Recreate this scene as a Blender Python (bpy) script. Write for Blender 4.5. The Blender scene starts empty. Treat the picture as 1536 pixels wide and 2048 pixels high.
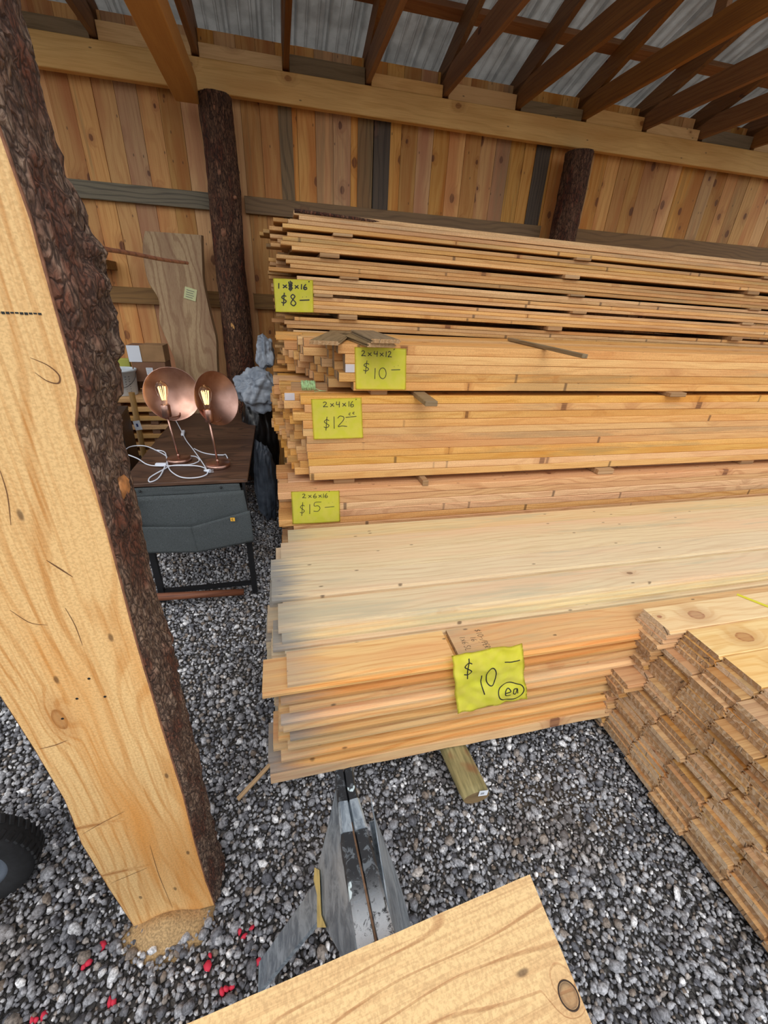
import bpy, bmesh, math, random
import numpy as np
from mathutils import Vector, Matrix, noise
random.seed(7)
C = bpy.context.scene.collection
PI = math.pi

# ------------------------------------------------------------------ camera
FPX, CX, CY = 823.1, 768.0, 1024.0
ya, pb, rc = 0.2514, 0.4725, 0.0510
R0 = np.array([[1, 0, 0], [0, 0, -1], [0, 1, 0.]])
Rz = np.array([[math.cos(ya), -math.sin(ya), 0], [math.sin(ya), math.cos(ya), 0], [0, 0, 1]])
Rx = np.array([[1, 0, 0], [0, math.cos(pb), -math.sin(pb)], [0, math.sin(pb), math.cos(pb)]])
Rr = np.array([[math.cos(rc), -math.sin(rc), 0], [math.sin(rc), math.cos(rc), 0], [0, 0, 1]])
RC = (Rr @ Rx @ R0 @ Rz).T
EYE = np.array([0, 0, 1.6])
def at(px, py, ax, v):
    """world point seen at photo pixel (px,py) on the plane axis ax = v"""
    d = RC @ np.array([px - CX, py - CY, FPX])
    t = (v - EYE[ax]) / d[ax]
    return Vector(EYE + d * t)
def atp(px, py, n, k):
    d = RC @ np.array([px - CX, py - CY, FPX]); n = np.array(n, float)
    return Vector(EYE + d * ((k - n @ EYE) / (n @ d)))
cam = bpy.data.objects.new('camera', bpy.data.cameras.new('camera'))
C.objects.link(cam)
cr, cu, cb = RC @ [1, 0, 0], RC @ [0, -1, 0], RC @ [0, 0, -1]
M = Matrix.Identity(4)
for i in range(3):
    M[i][0], M[i][1], M[i][2], M[i][3] = cr[i], cu[i], cb[i], EYE[i]
cam.matrix_world = M
cam.data.sensor_fit = 'HORIZONTAL'; cam.data.sensor_width = 36
cam.data.lens = FPX / 1536 * 36
cam.data.clip_start = 0.02
bpy.context.scene.camera = cam

# ------------------------------------------------------------------ materials
def srgb(r, g, b, a=1):
    f = lambda c: (c / 255 / 12.92) if c / 255 <= .04045 else ((c / 255 + .055) / 1.055) ** 2.4
    return (f(r), f(g), f(b), a)
class NT:
    def __init__(s, name):
        s.m = bpy.data.materials.new(name); s.m.use_nodes = True
        s.t = s.m.node_tree; s.t.nodes.clear()
        s.out = s.t.nodes.new('ShaderNodeOutputMaterial')
        s.b = s.t.nodes.new('ShaderNodeBsdfPrincipled')
        s.t.links.new(s.b.outputs[0], s.out.inputs[0])
    def put(s, sock, v):
        if isinstance(v, bpy.types.NodeSocket): s.t.links.new(v, sock)
        elif v is not None:
            sock.default_value = v
    def n(s, typ, ins=(), **kw):
        nd = s.t.nodes.new(typ)
        for k, v in kw.items(): setattr(nd, k, v)
        for k, v in (ins.items() if isinstance(ins, dict) else enumerate(ins)): s.put(nd.inputs[k], v)
        return nd
    def math(s, op, a, b=None, c=None, clamp=False):
        nd = s.t.nodes.new('ShaderNodeMath'); nd.operation = op; nd.use_clamp = clamp
        for i, v in enumerate((a, b, c)):
            if v is not None: s.put(nd.inputs[i], v)
        return nd.outputs[0]
    def mix(s, f, a, b, mode='MIX'):
        nd = s.t.nodes.new('ShaderNodeMix'); nd.data_type = 'RGBA'; nd.blend_type = mode
        s.put(nd.inputs[0], f); s.put(nd.inputs[6], a); s.put(nd.inputs[7], b)
        return nd.outputs[2]
    def rng(s, v, a, b, c=0., d=1., smooth=True):
        nd = s.t.nodes.new('ShaderNodeMapRange')
        if smooth: nd.interpolation_type = 'SMOOTHSTEP'
        for i, x in enumerate((v, a, b, c, d)): s.put(nd.inputs[i], x)
        return nd.outputs[0]
    def noise(s, vec, scale=1., detail=3., rough=.5, dist=0.):
        return s.n('ShaderNodeTexNoise', {'Vector': vec, 'Scale': scale, 'Detail': detail, 'Roughness': rough, 'Distortion': dist}).outputs[0]
    def xyz(s, x, y, z): return s.n('ShaderNodeCombineXYZ', (x, y, z)).outputs[0]
    def fin(s, col, rough=.7, bump=None, bs=.3, bd=.002, metal=0., **kw):
        s.put(s.b.inputs['Base Color'], col); s.put(s.b.inputs['Roughness'], rough); s.put(s.b.inputs['Metallic'], metal)
        if bump is not None:
            bn = s.n('ShaderNodeBump', {'Strength': bs, 'Distance': bd, 'Height': bump})
            s.t.links.new(bn.outputs[0], s.b.inputs['Normal'])
        for k, v in kw.items(): s.put(s.b.inputs[k], v)
        return s.m
def plain(name, col, rough=.6, metal=0., nz=0., nscale=20, bs=0., **kw):
    t = NT(name)
    co = t.n('ShaderNodeTexCoord').outputs['Object']
    if nz:
        v = t.noise(co, nscale, 4.)
        c = t.mix(1., col, t.n('ShaderNodeCombineColor', [t.rng(v, .3, .7, 1 - nz, 1 + nz)] * 3).outputs[0], 'MULTIPLY')
    else: v = None; c = col
    return t.fin(c, rough, v if bs else None, bs, .003, metal, **kw)

def wood(name, c1, c2, c3=None, patch=.5, knots=.12, kcol=srgb(96, 52, 30), kc=(1.5, 7.), kr=.013, ring=(55., 5., .35), stain=0., scol=srgb(120, 120, 105),
         axes='XYZ', rnd='obj', rough=.62, spots=(), grey_end=0., var=.14, hue=.004, bump=.35, speck=0., stx=(.9, 9.), halo=.5, rlo=.1, saw=.0):
    t = NT(name)
    co = t.n('ShaderNodeTexCoord').outputs['Object']
    sp = t.n('ShaderNodeSeparateXYZ', [co])
    D = {'X': sp.outputs[0], 'Y': sp.outputs[1], 'Z': sp.outputs[2]}
    Lr, Ar, Br = D[axes[0]], D[axes[1]], D[axes[2]]
    if rnd == 'obj': r = t.n('ShaderNodeObjectInfo').outputs['Random']
    else: r = t.n('ShaderNodeAttribute', attribute_name='pid').outputs['Fac']
    L = t.math('MULTIPLY_ADD', r, 53., Lr); A = t.math('MULTIPLY_ADD', r, 17., Ar); B = t.math('MULTIPLY_ADD', r, 29., Br)
    # knots
    vk = t.n('ShaderNodeTexVoronoi', {'Vector': t.xyz(t.math('MULTIPLY', L, kc[0]), t.math('MULTIPLY', A, kc[1]), 0.), 'Scale': 1.}, voronoi_dimensions='2D')
    vp = t.n('ShaderNodeSeparateXYZ', [vk.outputs['Position']])
    vc = t.n('ShaderNodeSeparateColor', [vk.outputs['Color']])
    wob = t.noise(t.xyz(t.math('MULTIPLY', L, 40.), t.math('MULTIPLY', A, 60.), 0.), 1., 2.)
    dx = t.math('MULTIPLY', t.math('SUBTRACT', L, t.math('DIVIDE', vp.outputs[0], kc[0])), .62)
    dy = t.math('SUBTRACT', A, t.math('DIVIDE', vp.outputs[1], kc[1]))
    d = t.math('SQRT', t.math('ADD', t.math('MULTIPLY', dx, dx), t.math('MULTIPLY', dy, dy)))
    d = t.math('MULTIPLY_ADD', t.math('SUBTRACT', wob, .5), .008, d)
    pres = t.math('GREATER_THAN', vc.outputs[0], 1 - knots)
    rad = t.math('MULTIPLY_ADD', vc.outputs[1], kr, kr * .35)
    km = t.math('MULTIPLY', pres, t.rng(d, t.math('MULTIPLY', rad, 1.1), t.math('MULTIPLY', rad, .75)))
    hm = t.math('MULTIPLY', pres, t.rng(d, t.math('MULTIPLY', rad, 3.6), t.math('MULTIPLY', rad, .9)))
    for (sx, sy, rx, ry) in spots:
        ex = t.math('DIVIDE', t.math('SUBTRACT', Lr, sx), rx); ey = t.math('DIVIDE', t.math('SUBTRACT', Ar, sy), ry)
        e = t.math('SQRT', t.math('ADD', t.math('MULTIPLY', ex, ex), t.math('MULTIPLY', ey, ey)))
        e = t.math('MULTIPLY_ADD', t.math('SUBTRACT', wob, .5), .25, e)
        core = t.math('MULTIPLY', t.rng(e, 1.05, .9), t.rng(e, .55, .95, .55, 1.))
        km = t.math('MAXIMUM', km, core); hm = t.math('MAXIMUM', hm, t.rng(e, 3.2, .9))
    n1 = t.noise(t.xyz(t.math('MULTIPLY', L, 1.1), t.math('MULTIPLY', A, 4.5), t.math('MULTIPLY', B, 4.5)), 1., 2.)
    u = t.math('MULTIPLY_ADD', A, ring[0], t.math('MULTIPLY', B, ring[0] * .7))
    u = t.math('MULTIPLY_ADD', n1, ring[1], u); u = t.math('MULTIPLY_ADD', hm, 1.3, u)
    rv = t.rng(t.math('SINE', t.math('MULTIPLY', u, 6.283)), rlo, 1.)
    fg = t.noise(t.xyz(t.math('MULTIPLY', L, 5.), t.math('MULTIPLY', A, 210.), t.math('MULTIPLY', B, 210.)), 1., 3., .6)
    f = t.math('ADD', t.math('MULTIPLY', rv, ring[2]), t.rng(fg, .35, .72, -.15, .5))
    col = t.mix(t.math('ADD', f, 0., clamp=True), c1, c2)
    if c3 is not None:
        n2 = t.noise(t.xyz(t.math('MULTIPLY', L, .9), t.math('MULTIPLY', A, 7.), t.math('MULTIPLY', B, 3.)), 1., 3.)
        col = t.mix(t.math('MULTIPLY', t.rng(n2, .42, .66), patch), col, c3)
    if stain:
        n3 = t.noise(t.xyz(t.math('MULTIPLY_ADD', L, stx[0], 9.), t.math('MULTIPLY', A, stx[1]), t.math('MULTIPLY', B, stx[1])), 1., 5., .62, .3)
        thr = t.rng(r, 0., 1., .62, .40, False)
        thr = t.math('ADD', thr, (1 - stain) * .12)
        col = t.mix(t.math('MULTIPLY', t.rng(n3, thr, t.math('ADD', thr, .14)), .75), col, t.mix(fg, scol, c1, 'MIX'))
    if saw:
        sn = t.noise(t.xyz(t.math('MULTIPLY', L, 240.), t.math('MULTIPLY', A, 200.), t.math('MULTIPLY', B, 200.)), 1., 3., .6)
        col = t.mix(t.rng(sn, .42, .62, 0., saw), col, t.mix(.35, c2, (0, 0, 0, 1)))
    if speck:
        vs = t.n('ShaderNodeTexVoronoi', {'Vector': t.xyz(t.math('MULTIPLY', L, 12.), t.math('MULTIPLY', A, 30.), 0.), 'Scale': 1.}, voronoi_dimensions='2D')
        sc = t.n('ShaderNodeSeparateColor', [vs.outputs['Color']])
        sm = t.math('MULTIPLY', t.math('GREATER_THAN', sc.outputs[0], 1 - speck), t.rng(vs.outputs['Distance'], .16, .06))
        col = t.mix(t.math('MULTIPLY', sm, .7), col, srgb(70, 45, 28))
    col = t.mix(t.math('MULTIPLY', hm, halo), col, t.mix(.5, c2, srgb(150, 84, 44)))
    col = t.mix(t.math('MULTIPLY', km, .92), col, t.mix(t.rng(fg, .3, .7), kcol, t.mix(.5, kcol, c2)))
    if grey_end:
        nn = t.noise(t.xyz(t.math('MULTIPLY', L, 3.), t.math('MULTIPLY', A, 60.), t.math('MULTIPLY', B, 60.)), 1., 3.)
        g = t.rng(t.math('MULTIPLY_ADD', t.math('SUBTRACT', nn, .5), .25, Lr), grey_end, 0.)
        g = t.math('MULTIPLY', g, t.rng(t.math('FRACT', t.math('MULTIPLY', r, 7.31)), .2, .9, .25, .85))
        col = t.mix(g, col, srgb(128, 132, 134))
    r2 = t.math('FRACT', t.math('MULTIPLY', r, 91.7)); r3 = t.math('FRACT', t.math('MULTIPLY', r, 37.3))
    hs = t.n('ShaderNodeHueSaturation', {'Hue': t.math('MULTIPLY_ADD', r2, hue * 2, .5 - hue), 'Saturation': t.math('MULTIPLY_ADD', r3, .24, .88),
             'Value': t.math('MULTIPLY_ADD', t.math('FRACT', t.math('MULTIPLY', r, 13.9)), var * 2, 1 - var), 'Color': col})
    h = t.math('MULTIPLY_ADD', fg, .6, t.math('MULTIPLY', rv, -.3))
    return t.fin(hs.outputs[0], rough, h, bump, .0015)

W = {}
W['rough'] = wood('sawn_pine', srgb(228, 180, 116), srgb(200, 142, 80), srgb(206, 140, 80), knots=.34, ring=(26., 7., .35), stain=.75, scol=srgb(118, 108, 84), kcol=srgb(104, 62, 34), speck=.10, kr=.013, kc=(2.2, 9.), saw=.25, var=.10)
W['orange'] = wood('sawn_fir', srgb(224, 178, 126), srgb(192, 140, 92), srgb(214, 156, 112), knots=.16, ring=(34., 9., .6), stain=.2, scol=srgb(150, 124, 92), speck=.10, saw=.25)
W['oneby'] = wood('sawn_boards', srgb(222, 178, 118), srgb(190, 136, 78), srgb(176, 118, 68), knots=.3, ring=(26., 6., .35), stain=.7, scol=srgb(112, 104, 86), kcol=srgb(92, 54, 32), var=.18, speck=.08, saw=.3, kc=(1.8, 9.))
W['ship'] = wood('planed_pine', srgb(224, 204, 162), srgb(200, 168, 124), srgb(226, 184, 144), knots=.22, kcol=srgb(104, 66, 42), kr=.012, ring=(30., 6., .35), stain=.6, scol=srgb(160, 158, 136), grey_end=.16, speck=.035, kc=(1.2, 7.), var=.05, patch=.5, rough=.5, stx=(1.2, 14.), halo=.35)
W['shipedge'] = wood('planed_pine_warm', srgb(226, 184, 124), srgb(204, 146, 86), srgb(214, 148, 96), knots=.3, kcol=srgb(104, 52, 32), kr=.013, ring=(30., 7., .45), stain=.6, scol=srgb(150, 140, 112), grey_end=.2, speck=.05, kc=(1.6, 7.), var=.12, rough=.5)
W['tng'] = wood('weathered_flooring', srgb(206, 164, 112), srgb(168, 120, 74), srgb(178, 112, 54), knots=.16, ring=(26., 6., .45), stain=.4, var=.16)
W['tngtop'] = wood('bright_pine', srgb(236, 206, 146), srgb(216, 172, 104), srgb(230, 184, 122), knots=.12, ring=(26., 7., .5), stain=.3, var=.03, spots=((.19, .060, .036, .024),), kcol=srgb(150, 86, 46), rough=.5)
W['wall'] = wood('wall_pine', srgb(226, 172, 104), srgb(202, 138, 74), srgb(196, 120, 62), knots=.6, kcol=srgb(84, 34, 18), kr=.019, speck=.05, ring=(22., 6., .4), stain=.3, scol=srgb(124, 96, 58), axes='ZXY', rnd='pid', var=.22, hue=.004, kc=(1.9, 9.), stx=(.7, 16.), patch=.75)
W['beam'] = wood('beam_pine', srgb(240, 196, 132), srgb(214, 162, 98), srgb(216, 160, 98), knots=.4, kcol=srgb(140, 84, 44), kr=.018, ring=(16., 5., .3), axes='XZY', var=.04, speck=.02)
W['obeam'] = wood('orange_beam', srgb(214, 150, 66), srgb(196, 126, 46), srgb(190, 124, 46), knots=.1, kcol=srgb(110, 60, 30), ring=(16., 5., .2), axes='YXZ', var=.02)
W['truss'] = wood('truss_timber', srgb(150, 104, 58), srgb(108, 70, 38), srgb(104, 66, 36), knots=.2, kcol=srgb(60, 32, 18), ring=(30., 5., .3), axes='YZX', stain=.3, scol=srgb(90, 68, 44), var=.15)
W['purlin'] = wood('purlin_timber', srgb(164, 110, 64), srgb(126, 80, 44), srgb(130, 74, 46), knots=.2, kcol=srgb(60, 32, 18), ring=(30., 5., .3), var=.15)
W['girt'] = wood('weathered_girt', srgb(128, 118, 98), srgb(92, 84, 70), None, knots=.15, kcol=srgb(60, 50, 40), ring=(24., 6., .8), axes='XZY', var=.1)
W['girtb'] = wood('brown_girt', srgb(140, 106, 66), srgb(108, 78, 46), None, knots=.15, kcol=srgb(60, 40, 28), ring=(24., 6., .5), axes='XZY', var=.1)
W['old'] = wood('grey_weathered_wood', srgb(142, 122, 92), srgb(106, 88, 62), srgb(120, 100, 72), knots=.1, ring=(30., 6., .5), var=.1)
W['greyd'] = wood('dark_grey_plank', srgb(92, 76, 58), srgb(60, 48, 38), srgb(70, 58, 46), knots=.4, kcol=srgb(36, 26, 20), ring=(22., 6., .6), axes='ZXY', stain=.5, scol=srgb(46, 42, 38))
W['greyl'] = wood('grey_green_plank', srgb(140, 112, 74), srgb(100, 80, 52), srgb(150, 104, 62), knots=.5, kcol=srgb(70, 40, 26), ring=(22., 6., .6), axes='ZXY', stain=.8, scol=srgb(78, 72, 56), stx=(.7, 20.))
W['slab'] = wood('slab_sawn_face', srgb(240, 202, 146), srgb(206, 150, 92), srgb(226, 160, 92), knots=.0, kcol=srgb(150, 96, 52), ring=(30., 9., .5), axes='ZXY', var=.0, hue=0., patch=.9, speck=.02, bump=.5,
                 spots=((1.42, -.075, .038, .012), (.86, -.055, .03, .012), (.50, -.10, .004, .03), (.28, -.09, .004, .03)), halo=.4, saw=.3, rlo=.35)
W['live'] = wood('live_edge_slab', srgb(178, 146, 100), srgb(146, 108, 66), srgb(130, 84, 48), knots=.2, kcol=srgb(84, 50, 30), ring=(16., 7., .8), axes='ZXY', var=.0, stx=(2., 8.))
W['plank'] = wood('fresh_plank', srgb(240, 200, 128), srgb(222, 170, 92), None, knots=.0, kcol=srgb(96, 70, 44), ring=(16., 4., .55), var=0., hue=0., rough=.7, spots=((.343, .078, .0155, .0125),), halo=.25, bump=.6)

def endgrain(name, ca, cb, cc):
    t = NT(name); co = t.n('ShaderNodeTexCoord').outputs['Object']; sp = t.n('ShaderNodeSeparateXYZ', [co])
    r = t.n('ShaderNodeObjectInfo').outputs['Random']
    y = t.math('MULTIPLY_ADD', r, 17., sp.outputs[1]); z = t.math('MULTIPLY_ADD', r, 9., sp.outputs[2])
    v = t.xyz(t.math('MULTIPLY_ADD', z, 60., t.math('MULTIPLY', y, 90.)), t.math('MULTIPLY', z, 330.), 0.)
    a = t.noise(v, 1., 4., .7, .6)
    rr = t.math('SINE', t.math('MULTIPLY_ADD', y, 300., t.math('MULTIPLY', t.noise(t.xyz(y, z, 0.), 30., 2.), 14.)))
    c = t.mix(t.rng(a, .35, .7), ca, cb); c = t.mix(t.rng(rr, .2, 1., 0., .35), c, cc)
    c = t.mix(t.rng(t.math('FRACT', t.math('MULTIPLY', r, 31.)), .3, 1., 0., .55), c, cb)
    c = t.mix(t.rng(t.math('FRACT', t.math('MULTIPLY', r, 57.)), .62, .95, 0., .6), c, t.mix(t.rng(a, .3, .7), cc, ca))
    ck = t.n('ShaderNodeTexVoronoi', {'Vector': t.xyz(t.math('MULTIPLY', y, 13.), t.math('MULTIPLY', z, 2.), 0.), 'Scale': 1.}, feature='DISTANCE_TO_EDGE')
    c = t.mix(t.rng(ck.outputs[0], .010, .0, 0., .8), c, srgb(50, 32, 20))
    return t.fin(c, .85, a, .5, .002)
W['end'] = endgrain('board_end_grain', srgb(196, 156, 112), srgb(140, 100, 62), srgb(205, 180, 150))
W['endg'] = endgrain('weathered_end_grain', srgb(204, 166, 122), srgb(140, 104, 70), srgb(232, 216, 192))
W['endb'] = endgrain('pine_end_grain', srgb(186, 148, 104), srgb(138, 104, 70), srgb(204, 176, 138))
W['endw'] = endgrain('grey_end_grain', srgb(150, 124, 92), srgb(104, 82, 58), srgb(168, 148, 120))
W['white'] = plain('white_paint', srgb(205, 200, 205), .7, nz=.05)

def bark(name, cols, sc=(16., 4.)):
    t = NT(name); co = t.n('ShaderNodeTexCoord').outputs['Object']; sp = t.n('ShaderNodeSeparateXYZ', [co])
    v = t.xyz(t.math('MULTIPLY', sp.outputs[0], sc[0]), t.math('MULTIPLY', sp.outputs[1], sc[0]), t.math('MULTIPLY', sp.outputs[2], sc[1]))
    a = t.noise(v, 2.2, 8., .68, .8); b = t.noise(v, .35, 3., .5)
    vo = t.n('ShaderNodeTexVoronoi', {'Vector': t.n('ShaderNodeVectorMath', (v, t.n('ShaderNodeTexNoise', {'Vector': v, 'Scale': 1.5}).outputs[1])).outputs[0], 'Scale': 2.}, feature='DISTANCE_TO_EDGE').outputs[0]
    c = t.mix(t.rng(a, .36, .66), cols[0], cols[1]); c = t.mix(t.rng(b, .45, .65), c, t.mix(t.rng(a, .4, .6), cols[0], cols[2]))
    c = t.mix(t.rng(vo, .12, .0, 0., .8), c, cols[3])
    h = t.math('ADD', a, t.math('MULTIPLY', t.rng(vo, 0., .25), .8))
    return t.fin(c, .9, h, .9, .012)
W['barkd'] = bark('dark_post_bark', (srgb(74, 48, 34), srgb(146, 106, 80), srgb(120, 64, 44), srgb(34, 20, 15)), (30., 9.))
W['barks'] = bark('slab_bark', (srgb(96, 68, 54), srgb(176, 148, 126), srgb(136, 82, 60), srgb(50, 32, 25)), (52., 20.))
W['cambium'] = plain('inner_bark', srgb(140, 96, 72), .85, nz=.3, nscale=60, bs=.6)

# gravel
t = NT('crushed_stone')
pid = t.n('ShaderNodeAttribute', attribute_name='pid').outputs['Fac']
kind = t.n('ShaderNodeAttribute', attribute_name='tint').outputs['Fac']
co = t.n('ShaderNodeTexCoord').outputs['Object']
nz = t.noise(co, 130., 5., .7); f1 = t.math('FRACT', t.math('MULTIPLY', pid, 17.3))
base = t.mix(t.rng(pid, 0., .8, 0., 1., False), srgb(84, 85, 92), srgb(172, 173, 178))
base = t.mix(t.rng(pid, .86, 1.), base, srgb(236, 236, 238))
base = t.mix(t.math('MULTIPLY', t.math('GREATER_THAN', f1, .88), .55), base, srgb(140, 120, 96))
base = t.mix(1., base, t.n('ShaderNodeCombineColor', [t.rng(nz, .32, .68, .45, 1.45)] * 3).outputs[0], 'MULTIPLY')
lowf = t.noise(co, 2.6, 3., .6)
base = t.mix(t.rng(lowf, .5, .68, 0., .5), base, t.mix(.5, base, srgb(128, 106, 80)))
base = t.mix(kind, base, srgb(214, 48, 74))
W['stone'] = t.fin(base, .75, nz, .35, .002)
t = NT('dusty_ground')
co = t.n('ShaderNodeTexCoord').outputs['Object']
a = t.noise(co, 60., 6., .7); vv = t.n('ShaderNodeTexVoronoi', {'Vector': co, 'Scale': 55.}, feature='DISTANCE_TO_EDGE').outputs[0]
c = t.mix(t.rng(a, .3, .7), srgb(74, 72, 72), srgb(128, 124, 120)); c = t.mix(t.rng(vv, .08, 0.), c, srgb(28, 27, 28))
big = t.noise(co, 2.2, 2.); c = t.mix(t.rng(big, .52, .68, 0., .5), c, srgb(112, 96, 76))
W['ground'] = t.fin(c, .95, t.math('ADD', a, t.rng(vv, 0., .25)), .8, .01)
# roofing
t = NT('galvanised_roofing')
co = t.n('ShaderNodeTexCoord').outputs['Object']
a = t.noise(co, 6., 6., .7); b = t.noise(co, 220., 2.)
c = t.mix(t.rng(a, .35, .65), srgb(158, 157, 154), srgb(176, 175, 172)); W['tin'] = t.fin(c, .5, None, 0, 0, .25)
# desk
W['walnut'] = wood('dark_rustic_laminate', srgb(98, 66, 42), srgb(48, 32, 22), srgb(66, 42, 28), knots=.2, kcol=srgb(30, 20, 14), ring=(18., 14., .6), axes='XYZ', var=0., rough=.5, stain=1., scol=srgb(40, 30, 24), stx=(7., 16.), patch=.8)
W['black'] = plain('black_metal', srgb(22, 23, 26), .5)
W['rubber'] = plain('black_rubber', srgb(24, 25, 28), .75, nz=.3, nscale=60, bs=.3)
t = NT('grey_felt'); co = t.n('ShaderNodeTexCoord').outputs['Object']
a = t.noise(co, 300., 4., .8); b = t.noise(co, 9., 3.)
c = t.mix(t.rng(a, .3, .7), srgb(48, 54, 56), srgb(84, 90, 92)); c = t.mix(t.rng(b, .45, .7, 0., .35), c, srgb(64, 70, 70))
W['felt'] = t.fin(c, .95, a, .4, .001)
t = NT('brushed_copper'); co = t.n('ShaderNodeTexCoord').outputs['Object']
a = t.noise(co, 14., 3.)
W['copper'] = t.fin(t.mix(t.rng(a, .3, .7), srgb(196, 158, 144), srgb(172, 134, 120)), .34, metal=1.)
W['glass'] = NT('clear_amber_glass').fin((1, .93, .8, 1), .03, **{'Transmission Weight': 1., 'IOR': 1.3})
W['fil'] = NT('filament_painted_glow').fin((1, .7, .3, 1), .5, **{'Emission Color': (1, .72, .34, 1), 'Emission Strength': 1.6})  # bulbs are unlit; emission stands in for light the filament reflects
W['cord'] = plain('white_cord', srgb(214, 220, 232), .4)
W['plastic'] = plain('white_plastic', srgb(196, 206, 214), .5, nz=.15, nscale=12)
W['blue'] = plain('blue_print', srgb(44, 56, 112), .5)
W['card'] = plain('cardboard', srgb(150, 116, 80), .85, nz=.15, nscale=8)
W['cardd'] = plain('brown_cardboard', srgb(122, 88, 66), .85, nz=.15, nscale=8)
W['paper'] = plain('white_paper', srgb(216, 222, 232), .8)
W['ink'] = plain('marker_ink', srgb(26, 30, 30), .6)
W['inkg'] = plain('grey_print', srgb(86, 88, 92), .7)
t = NT('yellow_paper'); co = t.n('ShaderNodeTexCoord').outputs['Object']; a = t.noise(co, 25., 3.)
W['yellow'] = t.fin(t.mix(t.rng(a, .3, .7), srgb(252, 250, 110), srgb(246, 248, 84)), .85)
W['strap'] = plain('yellow_strap', srgb(214, 206, 40), .5)
t = NT('tarpaulin'); co = t.n('ShaderNodeTexCoord').outputs['Object']; a = t.noise(co, 7., 5., .6, .5)
W['tarp'] = t.fin(t.mix(t.rng(a, .3, .7), srgb(104, 114, 128), srgb(164, 174, 186)), .42, a, .5, .01)
t = NT('dark_sheeting'); co = t.n('ShaderNodeTexCoord').outputs['Object']; a = t.noise(co, 7., 5., .6, .5)
W['tarpd'] = t.fin(t.mix(t.rng(a, .3, .7), srgb(58, 66, 78), srgb(92, 102, 116)), .5, a, .5, .01)
W['bag'] = plain('black_bag', srgb(14, 14, 16), .35, nz=.3, nscale=8, bs=.6)
t = NT('painted_galvanised'); co = t.n('ShaderNodeTexCoord').outputs['Object']; sp = t.n('ShaderNodeSeparateXYZ', [co])
v = t.xyz(sp.outputs[0], t.math('MULTIPLY', sp.outputs[1], .35), t.math('MULTIPLY', sp.outputs[2], .35))
a = t.noise(v, 55., 6., .7, 1.); b = t.noise(co, 9., 3.)
c = t.mix(t.rng(a, .36, .62), srgb(118, 130, 142), srgb(176, 188, 198)); c = t.mix(t.rng(b, .55, .7, 0., .5), c, srgb(204, 210, 214))
W['galv'] = t.fin(c, .42, a, .2, .002, .45)
t = NT('spattered_black_paint'); co = t.n('ShaderNodeTexCoord').outputs['Object']
a = t.noise(co, 55., 6., .75, .5); b = t.noise(co, 26., 3.); sp = t.n('ShaderNodeSeparateXYZ', [co])
c = t.mix(t.rng(a, .52, .6), srgb(30, 32, 36), srgb(92, 98, 104)); c = t.mix(t.rng(b, .61, .64), c, srgb(196, 212, 216))
c = t.mix(t.math('MULTIPLY', t.rng(t.math('ADD', sp.outputs[1], t.math('MULTIPLY', a, .1)), .40, .30), t.rng(a, .38, .5)), c, srgb(200, 206, 212))
W['spat'] = t.fin(c, .5, a, .2, .002)
W['tape'] = plain('masking_tape', srgb(216, 190, 118), .8, nz=.15, nscale=40)
W['rust'] = wood('reddish_rod_wood', srgb(124, 80, 60), srgb(84, 50, 38), None, knots=.05, ring=(40., 6., .5), var=0.)
t = NT('treated_log'); co = t.n('ShaderNodeTexCoord').outputs['Object']; sp = t.n('ShaderNodeSeparateXYZ', [co])
v = t.xyz(t.math('MULTIPLY', sp.outputs[0], 60.), t.math('MULTIPLY', sp.outputs[1], 5.), t.math('MULTIPLY', sp.outputs[2], 60.))
a = t.noise(v, 1., 5., .65); b = t.noise(co, 9., 2.)
c = t.mix(t.rng(a, .3, .7), srgb(112, 104, 66), srgb(166, 152, 104)); c = t.mix(t.rng(b, .56, .66, 0., .7), c, srgb(132, 84, 50))
W['log'] = t.fin(c, .8, a, .4, .003)
W['saw'] = plain('sawdust', srgb(176, 146, 104), 1., nz=.3, nscale=200, bs=.8)
W['teal'] = plain('dark_painted_panel', srgb(58, 72, 76), .5, nz=.1)
W['wood_handle'] = wood('tool_handle', srgb(160, 124, 78), srgb(128, 94, 56), None, knots=0., ring=(40., 5., .4), axes='ZXY', var=0.)
W['rim'] = plain('grey_wheel_rim', srgb(120, 130, 144), .4, .5)
W['twine'] = plain('green_twine', srgb(170, 206, 150), .8, nz=.2, nscale=90, bs=.4)
W['orangelabel'] = plain('orange_label', srgb(232, 176, 60), .6)
W['seam'] = plain('rusty_seam', srgb(120, 92, 70), .8, nz=.3, nscale=60)
W['crk'] = plain('crack_brown', srgb(112, 76, 46), .8)
W['dark'] = plain('dark_wood', srgb(60, 44, 32), .8)  # even dark brown for the crate and the knot ring

# ------------------------------------------------------------------ helpers
def link(o, parent=None):
    C.objects.link(o)
    if parent: o.parent = parent
    return o
def mesh_obj(name, me, mats, parent=None, loc=(0, 0, 0), rot=(0, 0, 0)):
    if not isinstance(mats, (list, tuple)): mats = [mats]
    if not me.materials:
        for m in mats: me.materials.append(m)
    o = bpy.data.objects.new(name, me); o.location = loc; o.rotation_euler = rot
    return link(o, parent)
def from_bm(name, bm, mats, parent=None, smooth=False, loc=(0, 0, 0), rot=(0, 0, 0)):
    me = bpy.data.meshes.new(name); bm.normal_update(); bm.to_mesh(me); bm.free()
    if smooth:
        for p in me.polygons: p.use_smooth = True
    return mesh_obj(name, me, mats, parent, loc, rot)
def tag(o, label, cat, group=None, kind=None):
    o['label'] = label; o['category'] = cat
    if group: o['group'] = group
    if kind: o['kind'] = kind
    return o
def thing(name, label, cat, loc=(0, 0, 0), rot=(0, 0, 0), group=None):
    o = bpy.data.objects.new(name, None); o.empty_display_size = .05
    o.location = loc; o.rotation_euler = rot
    link(o); return tag(o, label, cat, group)
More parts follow.
